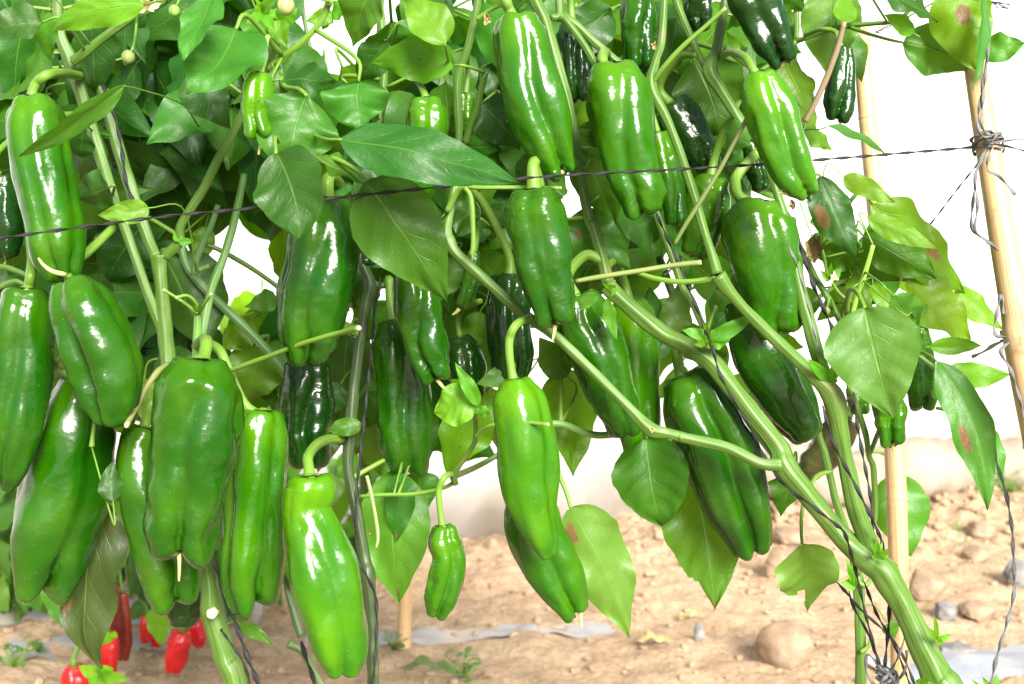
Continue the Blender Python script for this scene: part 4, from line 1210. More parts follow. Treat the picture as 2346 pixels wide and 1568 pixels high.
# young shoots
shoot('R', 1622, 778, 0.925, [(1735, 716, 34), (1678, 768, 44), (1562, 756, 26), (1590, 790, 22), (1612, 735, 14), (1640, 790, 14)])
shoot('R', 1898, 872, 0.905, [(1952, 803, 22), (1850, 822, 24), (1872, 812, 14), (1928, 850, 20), (1920, 872, 14), (1880, 880, 14), (1905, 835, 12)])
shoot('R', 2008, 1278, 0.905, [(2038, 1258, 22), (2008, 1232, 14), (2022, 1240, 12), (1998, 1262, 12)])
shoot('R', 2146, 1466, 0.89, [(2138, 1404, 10), (2180, 1452, 16), (2130, 1440, 14), (2165, 1478, 12)])
shoot('R', 2110, 1568, 0.89, [(2098, 1560, 20), (2130, 1545, 14), (2150, 1575, 18)])
shoot('R', 2270, 1590, 0.98, [(2285, 1545, 30), (2225, 1555, 10), (2250, 1550, 16)])
shoot('L', 455, 715, 0.945, [(462, 690, 8), (440, 700, 8)])
shoot('L', 410, 555, 0.975, [(445, 550, 18), (420, 520, 16), (400, 528, 18)])
shoot('B', 1960, 1345, 1.04, [(1925, 1335, 22), (1945, 1310, 14), (1938, 1280, 18), (1952, 1275, 12)])
shoot('B', 1900, 640, 1.0, [(1880, 620, 14), (1925, 615, 22), (1905, 600, 12)])
shoot('R', 1410, 660, 0.93, [(1380, 650, 12), (1400, 680, 10)])
shoot('L', 600, 30, 0.90, [(560, 60, 20), (630, 70, 24), (590, 0, 24), (640, -10, 26)])
shoot('L', 640, 45, 0.92, [(655, 110, 46), (620, 20, 30), (680, 20, 40)])
shoot('M', 760, 30, 0.98, [(700, 50, 36), (740, 70, 30), (800, 20, 40)])
# filling foliage further inside the row
GAPS = [(690, 0, 852, 128), (475, 545, 640, 675), (1255, 395, 1345, 500), (872, 630, 912, 700), (1180, 880, 1270, 1100), (2100, 180, 2400, 640), (1990, 180, 2220, 440), (1350, 1000, 2400, 1600),
        (840, 1300, 2400, 1600), (1640, 980, 1900, 1200), (1990, 860, 2400, 1600), (1480, 980, 1560, 1060), (1885, 330, 1980, 400), (1030, 1090, 1150, 1300), (1830, 430, 1850, 520)]
def ingap(x, y, mg=0):
    return any(a - mg < x < c + mg and b - mg < y < e + mg for a, b, c, e in GAPS)

def fill(key, x0, y0, x1, y1, n, d0, d1, cols, ln=(110, 190), spots=0.12):
    k = tries = 0
    while k < n and tries < n * 12:
        tries += 1
        x, y = R.uniform(x0, x1), R.uniform(y0, y1)
        d = R.uniform(d0, d1)
        L = R.uniform(*ln)
        a = R.gauss(math.pi / 2, 0.8)
        tx, ty = x + math.cos(a) * L, y + math.sin(a) * L
        if any(ingap(x + (tx - x) * f, y + (ty - y) * f, 16) for f in (0, .25, .5, .75, 1.0)):
            continue
        leaf(key, x, y, tx, ty, L * R.uniform(.42, .62), d, R.choice(cols), dt=R.uniform(-.05, .05), roll=R.uniform(-50, 50), n=14, m=7, spots=R.choice((0, spots)),
             pet=R.random() < 0.5)
        k += 1

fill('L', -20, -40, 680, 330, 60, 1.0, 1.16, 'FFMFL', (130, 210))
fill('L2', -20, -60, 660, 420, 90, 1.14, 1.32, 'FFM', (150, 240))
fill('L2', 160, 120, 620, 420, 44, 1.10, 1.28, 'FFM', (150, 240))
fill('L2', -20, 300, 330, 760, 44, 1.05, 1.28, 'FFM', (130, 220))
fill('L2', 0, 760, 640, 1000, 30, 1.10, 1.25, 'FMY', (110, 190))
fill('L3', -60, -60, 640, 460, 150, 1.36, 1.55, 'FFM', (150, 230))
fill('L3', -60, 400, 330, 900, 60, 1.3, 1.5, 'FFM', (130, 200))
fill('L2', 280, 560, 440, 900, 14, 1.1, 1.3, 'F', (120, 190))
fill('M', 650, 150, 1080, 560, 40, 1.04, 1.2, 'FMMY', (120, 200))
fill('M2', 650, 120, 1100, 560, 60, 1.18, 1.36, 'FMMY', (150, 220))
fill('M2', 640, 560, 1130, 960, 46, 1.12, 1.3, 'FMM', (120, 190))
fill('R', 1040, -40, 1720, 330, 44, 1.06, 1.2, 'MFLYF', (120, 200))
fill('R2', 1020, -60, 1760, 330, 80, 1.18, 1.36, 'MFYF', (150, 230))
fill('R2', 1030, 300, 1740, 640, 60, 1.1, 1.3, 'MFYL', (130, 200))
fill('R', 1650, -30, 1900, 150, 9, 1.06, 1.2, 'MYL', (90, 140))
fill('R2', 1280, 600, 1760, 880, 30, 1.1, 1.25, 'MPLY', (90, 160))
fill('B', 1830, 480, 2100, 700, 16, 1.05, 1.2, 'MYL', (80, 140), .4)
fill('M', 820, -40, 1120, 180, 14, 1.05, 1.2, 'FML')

# buds and spent flowers
def bud(key, x, y, r, d, col=(0.16, 0.22, 0.05)):
    pl = PLANTS[key]
    c = P(x, y, d)
    rr = px(r, d)
    vs, fs, uv = [], [], []
    for i in range(9):
        a = math.pi * i / 8
        for j in range(12):
            b = 2 * math.pi * j / 12
            q = rr * math.sin(a) * (1 + .12 * math.cos(5 * b))
            vs.append(c + Vector((q * math.cos(b), q * math.sin(b), rr * 1.15 * math.cos(a))))
            uv.append((j / 12, a * .01))
    for i in range(8):
        for j in range(12):
            fs.append((i * 12 + j, (i + 1) * 12 + j, (i + 1) * 12 + (j + 1) % 12, i * 12 + (j + 1) % 12))
    o = meshobj('flower_bud', vs, fs, M_STEM, pl, pl.location, uvs=uv, color=col)
    q = nearest(key, c)
    sm = catmull([(*c, .0011), (*(c + Vector((.004, .003, .012))), .0010), (*q, .0012)], 12)
    v2, f2, u2 = tube_data([Vector(s[:3]) for s in sm], [s[3] for s in sm], 7)
    meshobj('bud_stalk', v2, f2, M_STEM, o, pl.location, uvs=u2, color=C_PET)

bud('L', 294, 131, 14, 0.90)
bud('L', 655, 14, 19, 0.88, (0.27, 0.31, 0.11))
bud('L', 399, 25, 12, 0.90, (0.16, 0.36, 0.05))
bud('B', 1893, 713, 9, 0.99)

def flower(key, x, y, d, size, n=5, seed=1):
    pl = PLANTS[key]
    rg = random.Random(seed)
    for i in range(n):
        a = rg.uniform(0, 6.28)
        L = size * rg.uniform(.6, 1.1)
        b, t = P(x, y, d), P(x + math.cos(a) * L, y + math.sin(a) * L, d + rg.uniform(-.015, .015))
        side = RT * (-math.sin(a)) + UPV * (-math.cos(a))
        vs, fs, uv, bl = leaf_mesh(b, t, side, px(L * .35, d), .004, rg.uniform(-.8, .8), .6, seed * 9 + i, 8, 7, .35)
        meshobj('petal', vs, fs, M_PETAL, pl, pl.location, uvs=uv)

flower('L', 505, 150, 0.90, 40, 5, 3)
flower('L', 530, 146, 0.895, 36, 4, 4)
flower('L', 335, 22, 0.92, 44, 4, 5)
flower('B', 1905, 640, 1.0, 18, 4, 6)
# crumpled dead leaf
def deadleaf(key, x, y, d, size, seed):
    pl = PLANTS[key]
    rg = random.Random(seed)
    c = P(x, y, d)
    vs, fs, uv = [], [], []
    for i in range(17):
        for j in range(13):
            u, s = i / 16, j / 12 - .5
            p = Vector(((s * 1.1) * math.sin(math.pi * (u * .9 + .05)), 0.5 * math.cos(s * 5) * .5, .8 - 1.6 * u))
            q = Vector((u * 4 + seed, s * 5, 1))
            p += Vector((noise.noise(q), noise.noise(q + Vector((9, 0, 0))), noise.noise(q + Vector((0, 9, 0))))) * .35
            vs.append(c + p * px(size, d))
            uv.append((s + .5, u))
    for i in range(16):
        for j in range(12):
            k = i * 13 + j
            fs.append((k, k + 1, k + 14, k + 13))
    meshobj('dead_leaf', vs, fs, M_DRY, pl, pl.location, uvs=uv)
deadleaf('B', 1866, 572, 1.0, 38, 2)
deadleaf('R', 1815, 470, 1.0, 14, 5)
deadleaf('R', 1500, 105, 0.99, 13, 6)
deadleaf('R', 1493, 985, 0.9, 8, 8)
deadleaf('R', 1115, 45, 0.95, 16, 9)

# ------------------------------------------------------------------ poles, strings, knots
bamboo('thick tan bamboo pole at the right edge with tied black strings',
       [(2212, 20, 44, 1.0), (2235, 165, 48, 0.99), (2262, 330, 54, 0.97), (2294, 522, 60, 0.955), (2330, 722, 68, 0.935), (2380, 989, 76, 0.91)], bottom=(0.62, 0.93, -0.05), nodes=(0.42, 0.62, 0.83, 1.0))
bamboo('thinner bamboo pole behind the right plant, standing in the soil left of the thick pole',
       [(1974, 60, 34, 1.24), (1981, 200, 38, 1.23), (2003, 433, 42, 1.22), (2030, 700, 44, 1.20), (2050, 1045, 46, 1.18), (2062, 1568, 42, 1.16)], bottom=tuple(groundpt(2066, 1600, 1.155)))
bq = PG(925, 1485)
bamboo('pale far bamboo pole standing in the soil behind the middle plant', [(938, 900, 30, 2.30), (932, 1200, 30, 2.29), (926, 1470, 32, 2.28)], bottom=(bq.x, bq.y, -0.03))

twine('long black string stretched straight across the whole row of peppers',
      [(-30, 550, .83), (0, 546, .83), (190, 520, .832), (380, 496, .834), (570, 478, .835), (712, 460, .837), (860, 444, .84), (1035, 426, .842), (1172, 411, .845), (1330, 400, .85), (1560, 388, .862),
       (1745, 377, .905), (1860, 368, .925), (2060, 352, .95), (2245, 336, .965), (2265, 330, .945)], wd=9)
twine('thin dark string far behind the left cluster, between the stems', [(300, 800, 1.16), (500, 792, 1.16), (640, 787, 1.16), (790, 780, 1.17), (1000, 765, 1.18), (1110, 757, 1.18), (1240, 748, 1.18)], wd=7)
twine('black string winding down the thick slanting trunk at the right',
      [(1500, 480, .945), (1535, 560, .925), (1564, 625, .918), (1597, 709, .915), (1622, 770, .915), (1634, 802, .917), (1654, 869, .912), (1714, 972, .915), (1751, 1045, .925), (1794, 1108, .905), (1864, 1162, .885),
       (1914, 1202, .882), (1937, 1228, .90), (1961, 1312, .925), (1984, 1412, .93), (2014, 1522, .93)], wd=9)
twine('black string hanging beside the broad-shouldered pepper, right of the upright stem',
      [(1795, 470, .96), (1821, 529, .955), (1845, 600, .955), (1867, 662, .95), (1911, 762, .95), (1925, 800, .98)], wd=11)
twine('grey string along the left of the forked stem at the right', [(1805, 560, .90), (1831, 622, .905), (1854, 709, .908), (1875, 800, .905)], wd=7, mat=M_TWINE2)
twine('black string running down the upright fork at the right into the tangle of knots',
      [(1885, 930, .905), (1900, 985, .90), (1917, 1032, .90), (1947, 1088, .90), (1981, 1155, .895), (2011, 1218, .90), (2025, 1270, .925), (2037, 1395, .93), (2027, 1528, .93)], wd=10)
twine('short black string between the fork and the bamboo pole at the right', [(1955, 890, 1.0), (1962, 960, .995), (1977, 1045, .99), (1994, 1138, .98), (2002, 1230, .97)], wd=9)
twine('slack black string slanting across the slim stem at the lower right', [(1918, 1335, .98), (1945, 1365, .985), (1975, 1400, .99), (2030, 1450, .99), (2065, 1495, .99), (2100, 1580, .99)], wd=8)
twine('second string falling from the slim stem to the knot at the lower right', [(1945, 1355, .97), (1955, 1390, .965), (1985, 1445, .96), (2005, 1495, .955), (2020, 1530, .95)], wd=7)
twine('string running from the trunk down past the bamboo foot at the lower right', [(1980, 1335, .94), (2010, 1410, .95), (2045, 1470, .96), (2070, 1530, .965), (2092, 1590, .97)], wd=8)
twine('black string wound about the dark upright stem of the middle plant',
      [(872, 635, .99), (868, 668, .985), (860, 690, .985), (852, 789, .985), (843, 880, .98), (835, 955, .975), (825, 1045, .97), (815, 1162, .955), (820, 1278, .955), (840, 1320, .955), (862, 1380, .965), (859, 1512, .955), (846, 1600, .955)], wd=9)
twine('black string on the back of the upper left stems', [(236, 190, .985), (247, 225, .98), (267, 283, .98), (280, 350, .98), (289, 417, .975), (305, 462, .97)], wd=10)
twine('thick black string falling beside the low stem of the left plant', [(470, 1230, .965), (487, 1275, .955), (510, 1345, .955), (540, 1428, .955), (567, 1505, .955), (595, 1575, .955), (610, 1620, .955)], wd=13)
twine('thin black string hugging the low stem of the left plant', [(505, 1440, .985), (520, 1462, .957), (540, 1490, .955), (555, 1515, .955), (570, 1555, .96), (575, 1600, .97)], wd=7)
twine('dark string below the waisted pale pepper', [(690, 1470, .93), (700, 1505, .93), (716, 1550, .93), (726, 1600, .93)], wd=12)
twine('thin black string slanting down from the knot on the thick bamboo pole', [(2243, 372, .95), (2190, 438, 1.0), (2137, 507, 1.05), (2080, 575, 1.08)], wd=5)
twine('taut dark string leaving the upper knot to the right picture edge', [(2268, 332, .94), (2300, 334, .935), (2360, 350, .93)], wd=6)
twine('grey string leaving the upper knot to the right picture edge, above the dark one', [(2268, 328, .94), (2310, 322, .935), (2365, 317, .93)], wd=6, mat=M_TWINE2)
twine('loose grey string hanging in a bow at the lower right edge',
      [(2276, 1000, .95), (2281, 1052, .95), (2304, 1128, .95), (2318, 1210, .95), (2321, 1260, .95), (2324, 1345, .95), (2315, 1400, .95), (2297, 1462, .95), (2280, 1520, .955), (2270, 1575, .96)], wd=10, mat=M_TWINE2)
twine('dark thin string arching over the leaves behind the round leaf', [(1880, 660, 1.06), (1930, 655, 1.06), (1965, 648, 1.05), (2010, 690, 1.07), (1925, 695, 1.07), (1880, 705, 1.08)], wd=5)

def knot(label, center, axis, rad, tails, turns=3, wd=0.0034, mat=M_TWINE2, seed=1, lumps=3):
    """string wound about a pole with a lump of knots on its front and loose ends"""
    rg = random.Random(seed)
    root = thing('twine_knot', label, 'twine knot', center, 'knots of grey twine')
    ax = axis.normalized()
    e1 = (Vector((0, -1, 0)) - ax * ax.dot(Vector((0, -1, 0)))).normalized()
    e2 = ax.cross(e1)
    pts = []
    for i in range(turns * 14 + 1):
        a = 2 * math.pi * i / 14
        pts.append(center + (e1 * math.cos(a) + e2 * math.sin(a)) * (rad + wd * .6) + ax * (wd * 1.4 * (i / 14 - turns / 2) + rg.uniform(-.001, .001)))
    strand(pts, wd, mat, root, center, 'winding', samples=2)
    fc = center + e1 * (rad + wd)
    for k in range(lumps):
        pts = []
        r = wd * rg.uniform(1.0, 2.2)
        n1 = Vector((rg.uniform(-1, 1), rg.uniform(-1, 1), rg.uniform(-1, 1))).normalized()
        n2 = n1.orthogonal().normalized()
        n3 = n1.cross(n2)
        o = Vector((rg.uniform(-1, 1), rg.uniform(-.6, .2), rg.uniform(-1, 1))) * wd
        for i in range(13):
            a = 2 * math.pi * i / 12
            pts.append(fc + o + (n2 * math.cos(a) + n3 * math.sin(a) * .7) * r)
        strand(pts, wd, mat, root, center, 'loop', samples=3)
    for tl in tails:
        pts = [fc] + [P(*q) for q in tl]
        strand(pts, wd * .85, mat, root, center, 'tail')
    return root

pa, pb = P(2235, 165, .99), P(2294, 522, .955)
knot('grey knot of twine tied around the thick bamboo pole at its upper part', P(2262, 332, .97), pa - pb, px(27, .97),
     [[(2242, 300, .945), (2250, 200, .955), (2266, 90, .96), (2236, 10, .97)], [(2250, 290, .944), (2254, 210, .95), (2268, 70, .95), (2262, 40, .96)], [(2240, 380, .93), (2231, 450, .93), (2226, 522, .935), (2252, 545, .93), (2288, 575, .925)],
      [(2236, 400, .93), (2240, 470, .925), (2235, 530, .93), (2272, 560, .925)], [(2262, 385, .925), (2290, 405, .92), (2327, 447, .915)]], 3, .0036, seed=4)
pa, pb = P(2330, 722, .935), P(2380, 989, .91)
knot('grey knot of twine on the left side of the thick bamboo pole at mid height', P(2342, 776, .93), pa - pb, px(36, .93),
     [[(2290, 785, .92), (2255, 805, .93), (2227, 818, .94)], [(2284, 770, .91), (2284, 720, .92), (2293, 676, .93), (2300, 720, .92)], [(2295, 800, .90), (2314, 845, .90), (2332, 900, .90), (2348, 960, .90)]], 3, .0040, seed=9, lumps=4)
kc = P(2026, 1545, .945)
knot('tangled grey knot of twine hanging at the foot of the right plant', kc, Vector((0, 0, 1)), .004,
     [[(1990, 1500, .945), (1985, 1540, .945), (2010, 1580, .945)], [(2060, 1500, .95), (2072, 1450, .95), (2050, 1420, .95)], [(2055, 1560, .945), (2075, 1530, .95), (2078, 1490, .95)]], 3, .0034, seed=12, lumps=7)
# frayed ends above the poles
def fray(label, x, y, d, tips, seed):
    rg = random.Random(seed)
    c = P(x, y, d)
    root = thing('twine_tuft', label, 'twine', c, 'frayed twine ends')
    for (tx, ty) in tips:
        for k in range(5):
            e = P(tx + rg.uniform(-14, 14), ty + rg.uniform(-10, 10), d + rg.uniform(-.01, .01))
            m = c.lerp(e, .5) + Vector((rg.uniform(-.004, .004), 0, rg.uniform(-.004, .004)))
            strand([c, m, e], .0011, M_TWINE, root, c, 'fibre', samples=4, twist=0)
fray('frayed black twine end in the top right corner', 2240, 0, .96, [(2318, 18), (2300, 12)], 3)
fray('frayed grey twine tuft at the top of the thinner bamboo pole', 2005, 75, 1.20, [(2085, 45), (2070, 60), (2040, 70)], 5)

# ------------------------------------------------------------------ things on the soil
def blob(label, x, y, wpx, hpx, seed, mat=M_STONE, name='stone', cat='stone', flat=None, rough=.22, group='stones lying on the soil'):
    c = PG(x, y + hpx * .42, 0)
    dep = (c - CAM).dot(FW)
    rx, rz = px(wpx / 2, dep), px(hpx / 2, dep)
    c.z = gz(c.x, c.y) + rz * .72
    bm = bmesh.new()
    bmesh.ops.create_icosphere(bm, subdivisions=4, radius=1)
    rg = random.Random(seed * 31)
    planes = [(Vector((rg.gauss(0, 1), rg.gauss(0, 1), rg.gauss(0, 1))).normalized(), rg.uniform(.62, .9)) for _ in range(14)]
    for v in bm.verts:
        p = v.co.copy()
        q = p * 1.0 + Vector((seed * 3.7, 1, 2))
        p = p * (1 + rough * noise.noise(q * 1.1))
        for nrm, dd in planes:
            k = p.dot(nrm) - dd
            if k > 0:
                p -= nrm * k * .92
        p *= 1.18 + rough * .35 * noise.noise(q * 2.7) + rough * .25 * noise.noise(q * 8)
        v.co = Vector((p.x * rx, p.y * rx * .8, p.z * rz))
    me = bpy.data.meshes.new(name)
    bm.to_mesh(me)
    bm.free()
    me.polygons.foreach_set('use_smooth', [True] * len(me.polygons))
    me.materials.append(mat)
    o = bpy.data.objects.new(name, me)
    o.location = c
    link(o)
    return tag(o, label, cat, group)

blob('large angular tan stone lying on the soil left of the trunk foot', 1805, 1495, 126, 100, 2)
blob('rounded tan boulder right behind the bamboo pole foot', 2122, 1342, 84, 74, 3)
blob('flat tan stone below the film wall at the right', 2250, 1215, 66, 38, 4)
blob('pale stone just below the flat one at the right', 2236, 1258, 60, 42, 5)
blob('small tan stone beside the slim stem below the film wall', 1795, 1206, 50, 38, 6)
blob('wide pale stone between the long pepper and the round pale leaf', 1806, 1248, 84, 44, 7)
blob('small grey stone on the soil at the bottom right of centre', 1602, 1465, 28, 46, 8, M_GREY)
blob('brown clod of earth under the long pepper tip', 1780, 1310, 60, 62, 9)
blob('dark grey crumbly clod right of the rounded boulder', 2165, 1392, 52, 46, 10, M_GREY, rough=.45)
blob('dark crumpled plastic scrap on the soil right of the trunk', 2195, 1482, 84, 28, 11, M_GREY, rough=.45)  # scrap of crumpled plastic, shaped with the stone builder
blob('brown clod behind the plastic scrap at the right', 2240, 1385, 70, 50, 12, rough=.4)
blob('dark clod at the right edge under the loose string', 2330, 1300, 60, 60, 13, M_GREY, rough=.4)

# crumbs of soil: too many and small to count
rg = random.Random(21)
bm = bmesh.new()
for i in range(5200):
    x = rg.uniform(-1.6, 2.3)
    y = rg.uniform(1.6, 3.9)
    near = max(0, 1 - abs(y - (wall_y(x) - .35)) / .6) * (1 if x > .3 else .35)
    if rg.random() > .25 + .75 * near or y > wall_y(x) - .05:
        continue
    r = rg.uniform(.004, .011) * (1 + 1.6 * near * rg.random() ** 2)
    ret = bmesh.ops.create_icosphere(bm, subdivisions=1 if r < .012 else 2, radius=r)
    off = Vector((x, y, gz(x, y) + r * .3))
    sq = rg.uniform(.5, .9)
    for v in ret['verts']:
        k = 1 + .5 * noise.noise(v.co * (1.3 / r) + off * 50)
        v.co = Vector((v.co.x * k, v.co.y * k, v.co.z * k * sq)) + off
me = bpy.data.meshes.new('soil_crumbs')
bm.to_mesh(me)
bm.free()
me.materials.append(M_SOIL)
o = link(bpy.data.objects.new('soil_crumbs', me))
o['kind'] = 'stuff'
o['label'] = 'loose crumbs and small clods of dry tan soil'
o['category'] = 'soil crumbs'

# strips of mulch film half buried in the soil
def strip(name, pts, wd, mat, lift=.002):
    ws = [PG(x, y) for x, y in pts]
    sm = [Vector(s) for s in catmull([tuple(p) for p in ws], 70)]
    vs, fs = [], []
    m = 9
    for i, p in enumerate(sm):
        t = (sm[min(i + 1, 69)] - sm[max(i - 1, 0)]).normalized()
        s = Vector((-t.y, t.x, 0)).normalized()
        k = 1 + .35 * noise.noise(Vector((i * .17, len(name), pts[0][0])))
        for j in range(m):
            f = (j / (m - 1) - .5) * wd * k
            q = p + s * f
            vs.append((q.x, q.y, gz(q.x, q.y) + lift + .010 * noise.noise(Vector((q.x * 14, q.y * 14, 3)))))
    for i in range(69):
        for j in range(m - 1):
            a = i * m + j
            fs.append((a, a + 1, a + m + 1, a + m))
    o = meshobj(name, vs, fs, mat)
    o['kind'] = 'structure'
    return o
strip('mulch_film', [(700, 1462), (850, 1458), (1000, 1452), (1200, 1446), (1400, 1436)], .09, M_MULCH)
strip('mulch_film', [(-60, 1512), (60, 1505), (170, 1498), (320, 1492)], .10, M_MULCH)
strip('mulch_film', [(-100, 1440), (60, 1434), (200, 1428), (360, 1420), (600, 1412)], .12, M_MULCH)
strip('mulch_film', [(260, 1478), (330, 1474), (420, 1470)], .08, M_MULCH)
strip('mulch_film', [(2050, 1585), (2200, 1545), (2346, 1505), (2500, 1462)], .17, M_SILVER, .012)

# ------------------------------------------------------------------ the row of plants behind, at the left, with red fruit
def far_plant(label, x, yb, topy, nleaf, seed, spread=110, group='pepper plants in the row behind', lean=0, cols='MLPF', ymax=None):
    rg = random.Random(seed)
    base = PG(x, yb)
    d = (base - CAM).dot(FW)
    key = 'far%d' % seed
    plant(key, label, base, group)
    stem(key, [(x, yb + 6, 16), (x + lean * .3, yb - (yb - topy) * .35, 13), (x + lean * .7, yb - (yb - topy) * .7, 10), (x + lean, topy, 7)], d, name='main_stem', sides=8)
    for k in range(3):
        f = .35 + .2 * k
        yy = yb - (yb - topy) * f
        sx = rg.choice((-1, 1)) * rg.uniform(40, spread)
        stem(key, [(x + lean * f, yy, 9), (x + lean * f + sx * .5, yy - 50, 7), (x + lean * f + sx, yy - rg.uniform(80, 180), 5)], d, d + rg.uniform(-.1, .1), sides=7)
    for k in range(nleaf):
        f = rg.uniform(.12, 1.0)
        bx = x + lean * f + rg.uniform(-spread, spread)
        by = yb - (yb - topy) * f
        L = rg.uniform(60, 115)
        a = rg.gauss(math.pi / 2, .7)
        ty = by + math.sin(a) * L
        if ymax and ty > ymax:
            by -= ty - ymax
            ty = ymax
        leaf(key, bx, by, bx + math.cos(a) * L, ty, L * rg.uniform(.4, .6), d + rg.uniform(-.14, .14), rg.choice(cols), roll=rg.uniform(-50, 50), n=10, m=7, spots=rg.choice((0, .2)), pet=rg.random() < .6)
    return key

fa = far_plant('blurred green plant of the back row at the far left edge', 40, 1450, 1020, 70, 101, 130, ymax=1405)
fb = far_plant('back-row plant with red peppers behind the left cluster', 255, 1490, 1050, 66, 102, 120, lean=20, ymax=1335)
fc = far_plant('back-row plant bearing low red peppers right of the left cluster', 430, 1470, 1080, 44, 103, 120, lean=-10, ymax=1420)
fd = far_plant('pale distant plant seen through the gap beside the dark pepper', 640, 1400, 640, 40, 104, 90, lean=-40, cols='LPB', ymax=1180)
fe = far_plant('distant green plant behind the spotted hanging leaf in the middle', 850, 1390, 1020, 34, 105, 100, cols='LPM', ymax=1270)

RD, RD2 = (0.40, 0.010, 0.012), (0.12, 0.012, 0.006)
def red(label, pts, d, col=RD, key=fb, **kw):
    pepper(label, pts, d, col, key=key, name='red_pepper', group='red peppers on the back row', rings=26, seg=28, mat=M_RED, **kw)
red('dark brownish-red pepper, longest of the back row, left of the thin grey strings', [(252, 1345, 34), (256, 1380, 44), (262, 1430, 44), (268, 1470, 34)], 2.0, RD2)
red('brown-red pepper right beside the longest dark one', [(280, 1362, 26), (284, 1410, 34), (286, 1470, 36), (284, 1508, 28)], 2.02, (0.17, 0.016, 0.007))
red('bright red pepper below the dark red pair behind the pointed grey-green leaf', [(248, 1452, 36), (250, 1480, 46), (248, 1520, 44), (244, 1556, 30)], 1.9)
red('red pepper touching the bottom edge at the lower left', [(172, 1530, 50), (172, 1555, 66), (172, 1590, 64), (172, 1620, 44)], 1.85)
red('small red pepper half hidden by a broad leaf below the cluster', [(334, 1412, 22), (334, 1436, 30), (333, 1460, 28), (332, 1470, 20)], 2.2)
red('shiny red pepper with a puckered end hanging below the left cluster', [(415, 1450, 44), (410, 1475, 58), (403, 1510, 52), (397, 1535, 36)], 2.0, key=fc, dents=((.98, 0, .12, .4),))
red('red pepper right behind the shiny puckered one', [(446, 1420, 28), (452, 1445, 40), (456, 1468, 34), (458, 1478, 24)], 2.08, key=fc)
red('red pepper behind the tip of the pointed grey-green leaf', [(212, 1400, 22), (212, 1425, 32), (210, 1455, 28), (209, 1468, 20)], 2.25, (0.40, 0.014, 0.012))
red('small red pepper at the left edge of the shiny puckered one', [(360, 1440, 18), (358, 1460, 26), (357, 1480, 20)], 2.3, key=fc)
red('tiny distant red pepper at the far left', [(48, 1384, 18), (50, 1400, 26), (51, 1414, 20)], 2.5, key=fa)
red('tiny distant red pepper right of the left cluster', [(566, 1378, 16), (566, 1392, 22), (566, 1405, 18)], 2.5, key=fc)
pepper('small green pepper of the back row between the two left cluster peppers', [(300, 1262, 24), (304, 1300, 34), (308, 1340, 34), (308, 1358, 24)], 1.7, G2, key=fb, rings=24, seg=24, group='green peppers of the back row')
pepper('green pepper of the back row at the left edge under the long cut-off pepper', [(10, 1330, 20), (12, 1365, 28), (13, 1400, 24)], 2.3, G1, key=fa, rings=24, seg=24, group='green peppers of the back row')
# leaves of the back row seen clearly
leaf(fb, 262, 1150, 283, 1302, 64, 1.7, 'P', spots=.3)
leaf(fc, 360, 1395, 365, 1485, 56, 1.75, 'L')
leaf(fb, 235, 1450, 262, 1470, 40, 1.75, 'B', pet=False)
shoot(fb, 225, 1545, 1.6, [(180, 1525, 26), (262, 1530, 28), (300, 1556, 30), (210, 1580, 30), (226, 1520, 16), (250, 1575, 24)])
leaf(fa, 110, 1335, 145, 1440, 40, 1.8, 'L')
leaf(fa, 70, 1340, 92, 1400, 60, 2.0, 'M')

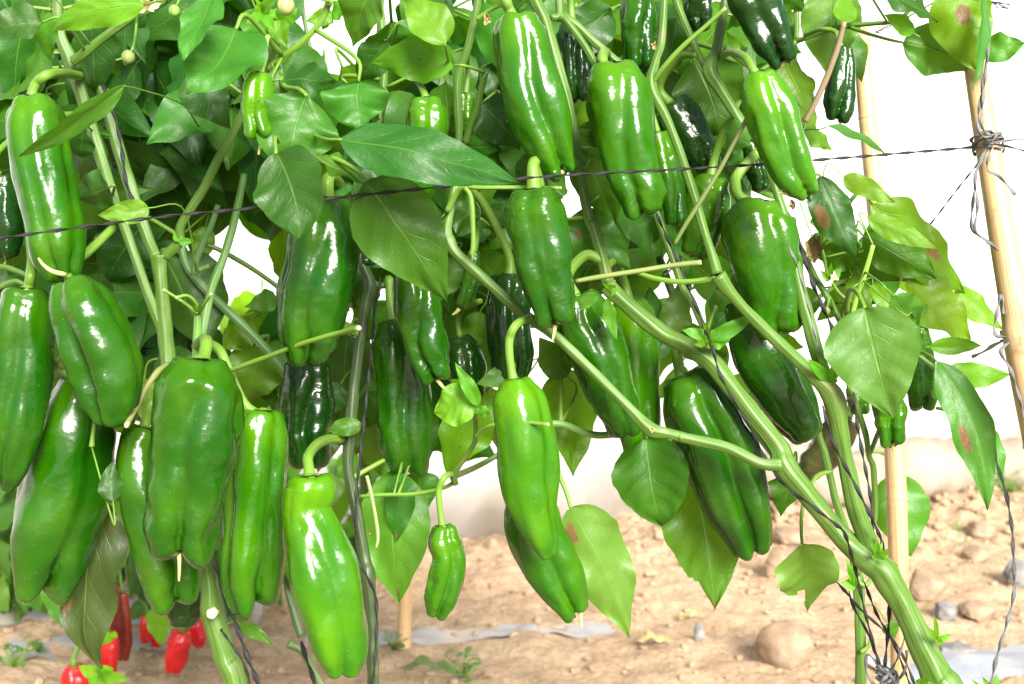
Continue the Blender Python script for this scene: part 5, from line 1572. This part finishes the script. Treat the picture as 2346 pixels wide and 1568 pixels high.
# seedlings and litter on the soil
def weed(label, x, y, n, size, seed, cat='weed'):
    rg = random.Random(seed)
    c = PG(x, y)
    c.z = gz(c.x, c.y)
    root = thing('weed_seedling', label, cat, c, 'weeds on the soil')
    for i in range(n):
        a = rg.uniform(0, 6.28)
        b = c + Vector((rg.uniform(-1, 1) * size * .8, rg.uniform(-1, 1) * size * .8, size * rg.uniform(.1, 1.0)))
        L = size * rg.uniform(.3, .6)
        t = b + Vector((math.cos(a) * L, math.sin(a) * L, rg.uniform(-.2, .4) * L))
        side = Vector((-math.sin(a), math.cos(a), 0))
        vs, fs, uv, bl = leaf_mesh(b, t, side, L * .3, .1 * L, 0, .2, seed * 7 + i, 8, 5, .1, toward=Vector((0, 0, 1)))
        lo = meshobj('leaf', vs, fs, M_LEAF, root, c, uvs=uv, color=(.08, .25, .04, 0))
        v2, f2, u2 = tube_data([c, c.lerp(b, .5) + Vector((0, 0, size * .1)), b], [.0014, .0012, .001], 6)
        meshobj('petiole', v2, f2, M_STEM, lo, c, uvs=u2, color=C_PET)
weed('low green weeds growing at the bottom edge below the centre', 1060, 1560, 22, .045, 1)
weed('small weed sprouting beside the film wall at the right edge', 2310, 1165, 16, .07, 2)
weed('tiny seedling on the bare soil below the film wall at the right', 2185, 1170, 6, .025, 3)
weed('low sprout on the soil left of the loose string', 2200, 1225, 6, .03, 4)
weed('small weeds at the bottom left edge of the soil', 30, 1545, 14, .05, 6)
weed('low weeds on the soil between the back-row plants at the left', 90, 1510, 8, .04, 7)
weed('yellowish weed tuft on the soil by the far bamboo pole', 900, 1490, 9, .04, 8)

def litter(label, x, y, size, seed, mat):
    rg = random.Random(seed)
    c = PG(x, y)
    c.z = gz(c.x, c.y) + .012
    a = rg.uniform(-.5, .5)
    L = size
    t = c + Vector((math.cos(a) * L, math.sin(a) * L, .004))
    side = Vector((-math.sin(a), math.cos(a), 0))
    vs, fs, uv, bl = leaf_mesh(c, t, side, L * .22, .1 * L, .1, .3, seed, 14, 7, .3, toward=Vector((0, 0, 1)))
    o = meshobj('fallen_leaf', vs, fs, mat, None, c, uvs=uv, color=(.12, .2, .06, .3))
    tag(o, label, 'leaf', 'fallen leaves')
litter('fallen pale green leaf on the soil at the bottom edge left of the centre', 920, 1558, .11, 3, M_LEAF)
litter('dark dry leaf scrap on the soil under the pale pointed leaf', 1455, 1492, .08, 4, M_DRY)
litter('dry leaf scrap on the soil right of the pale pointed leaf', 1555, 1425, .06, 5, M_DRY)
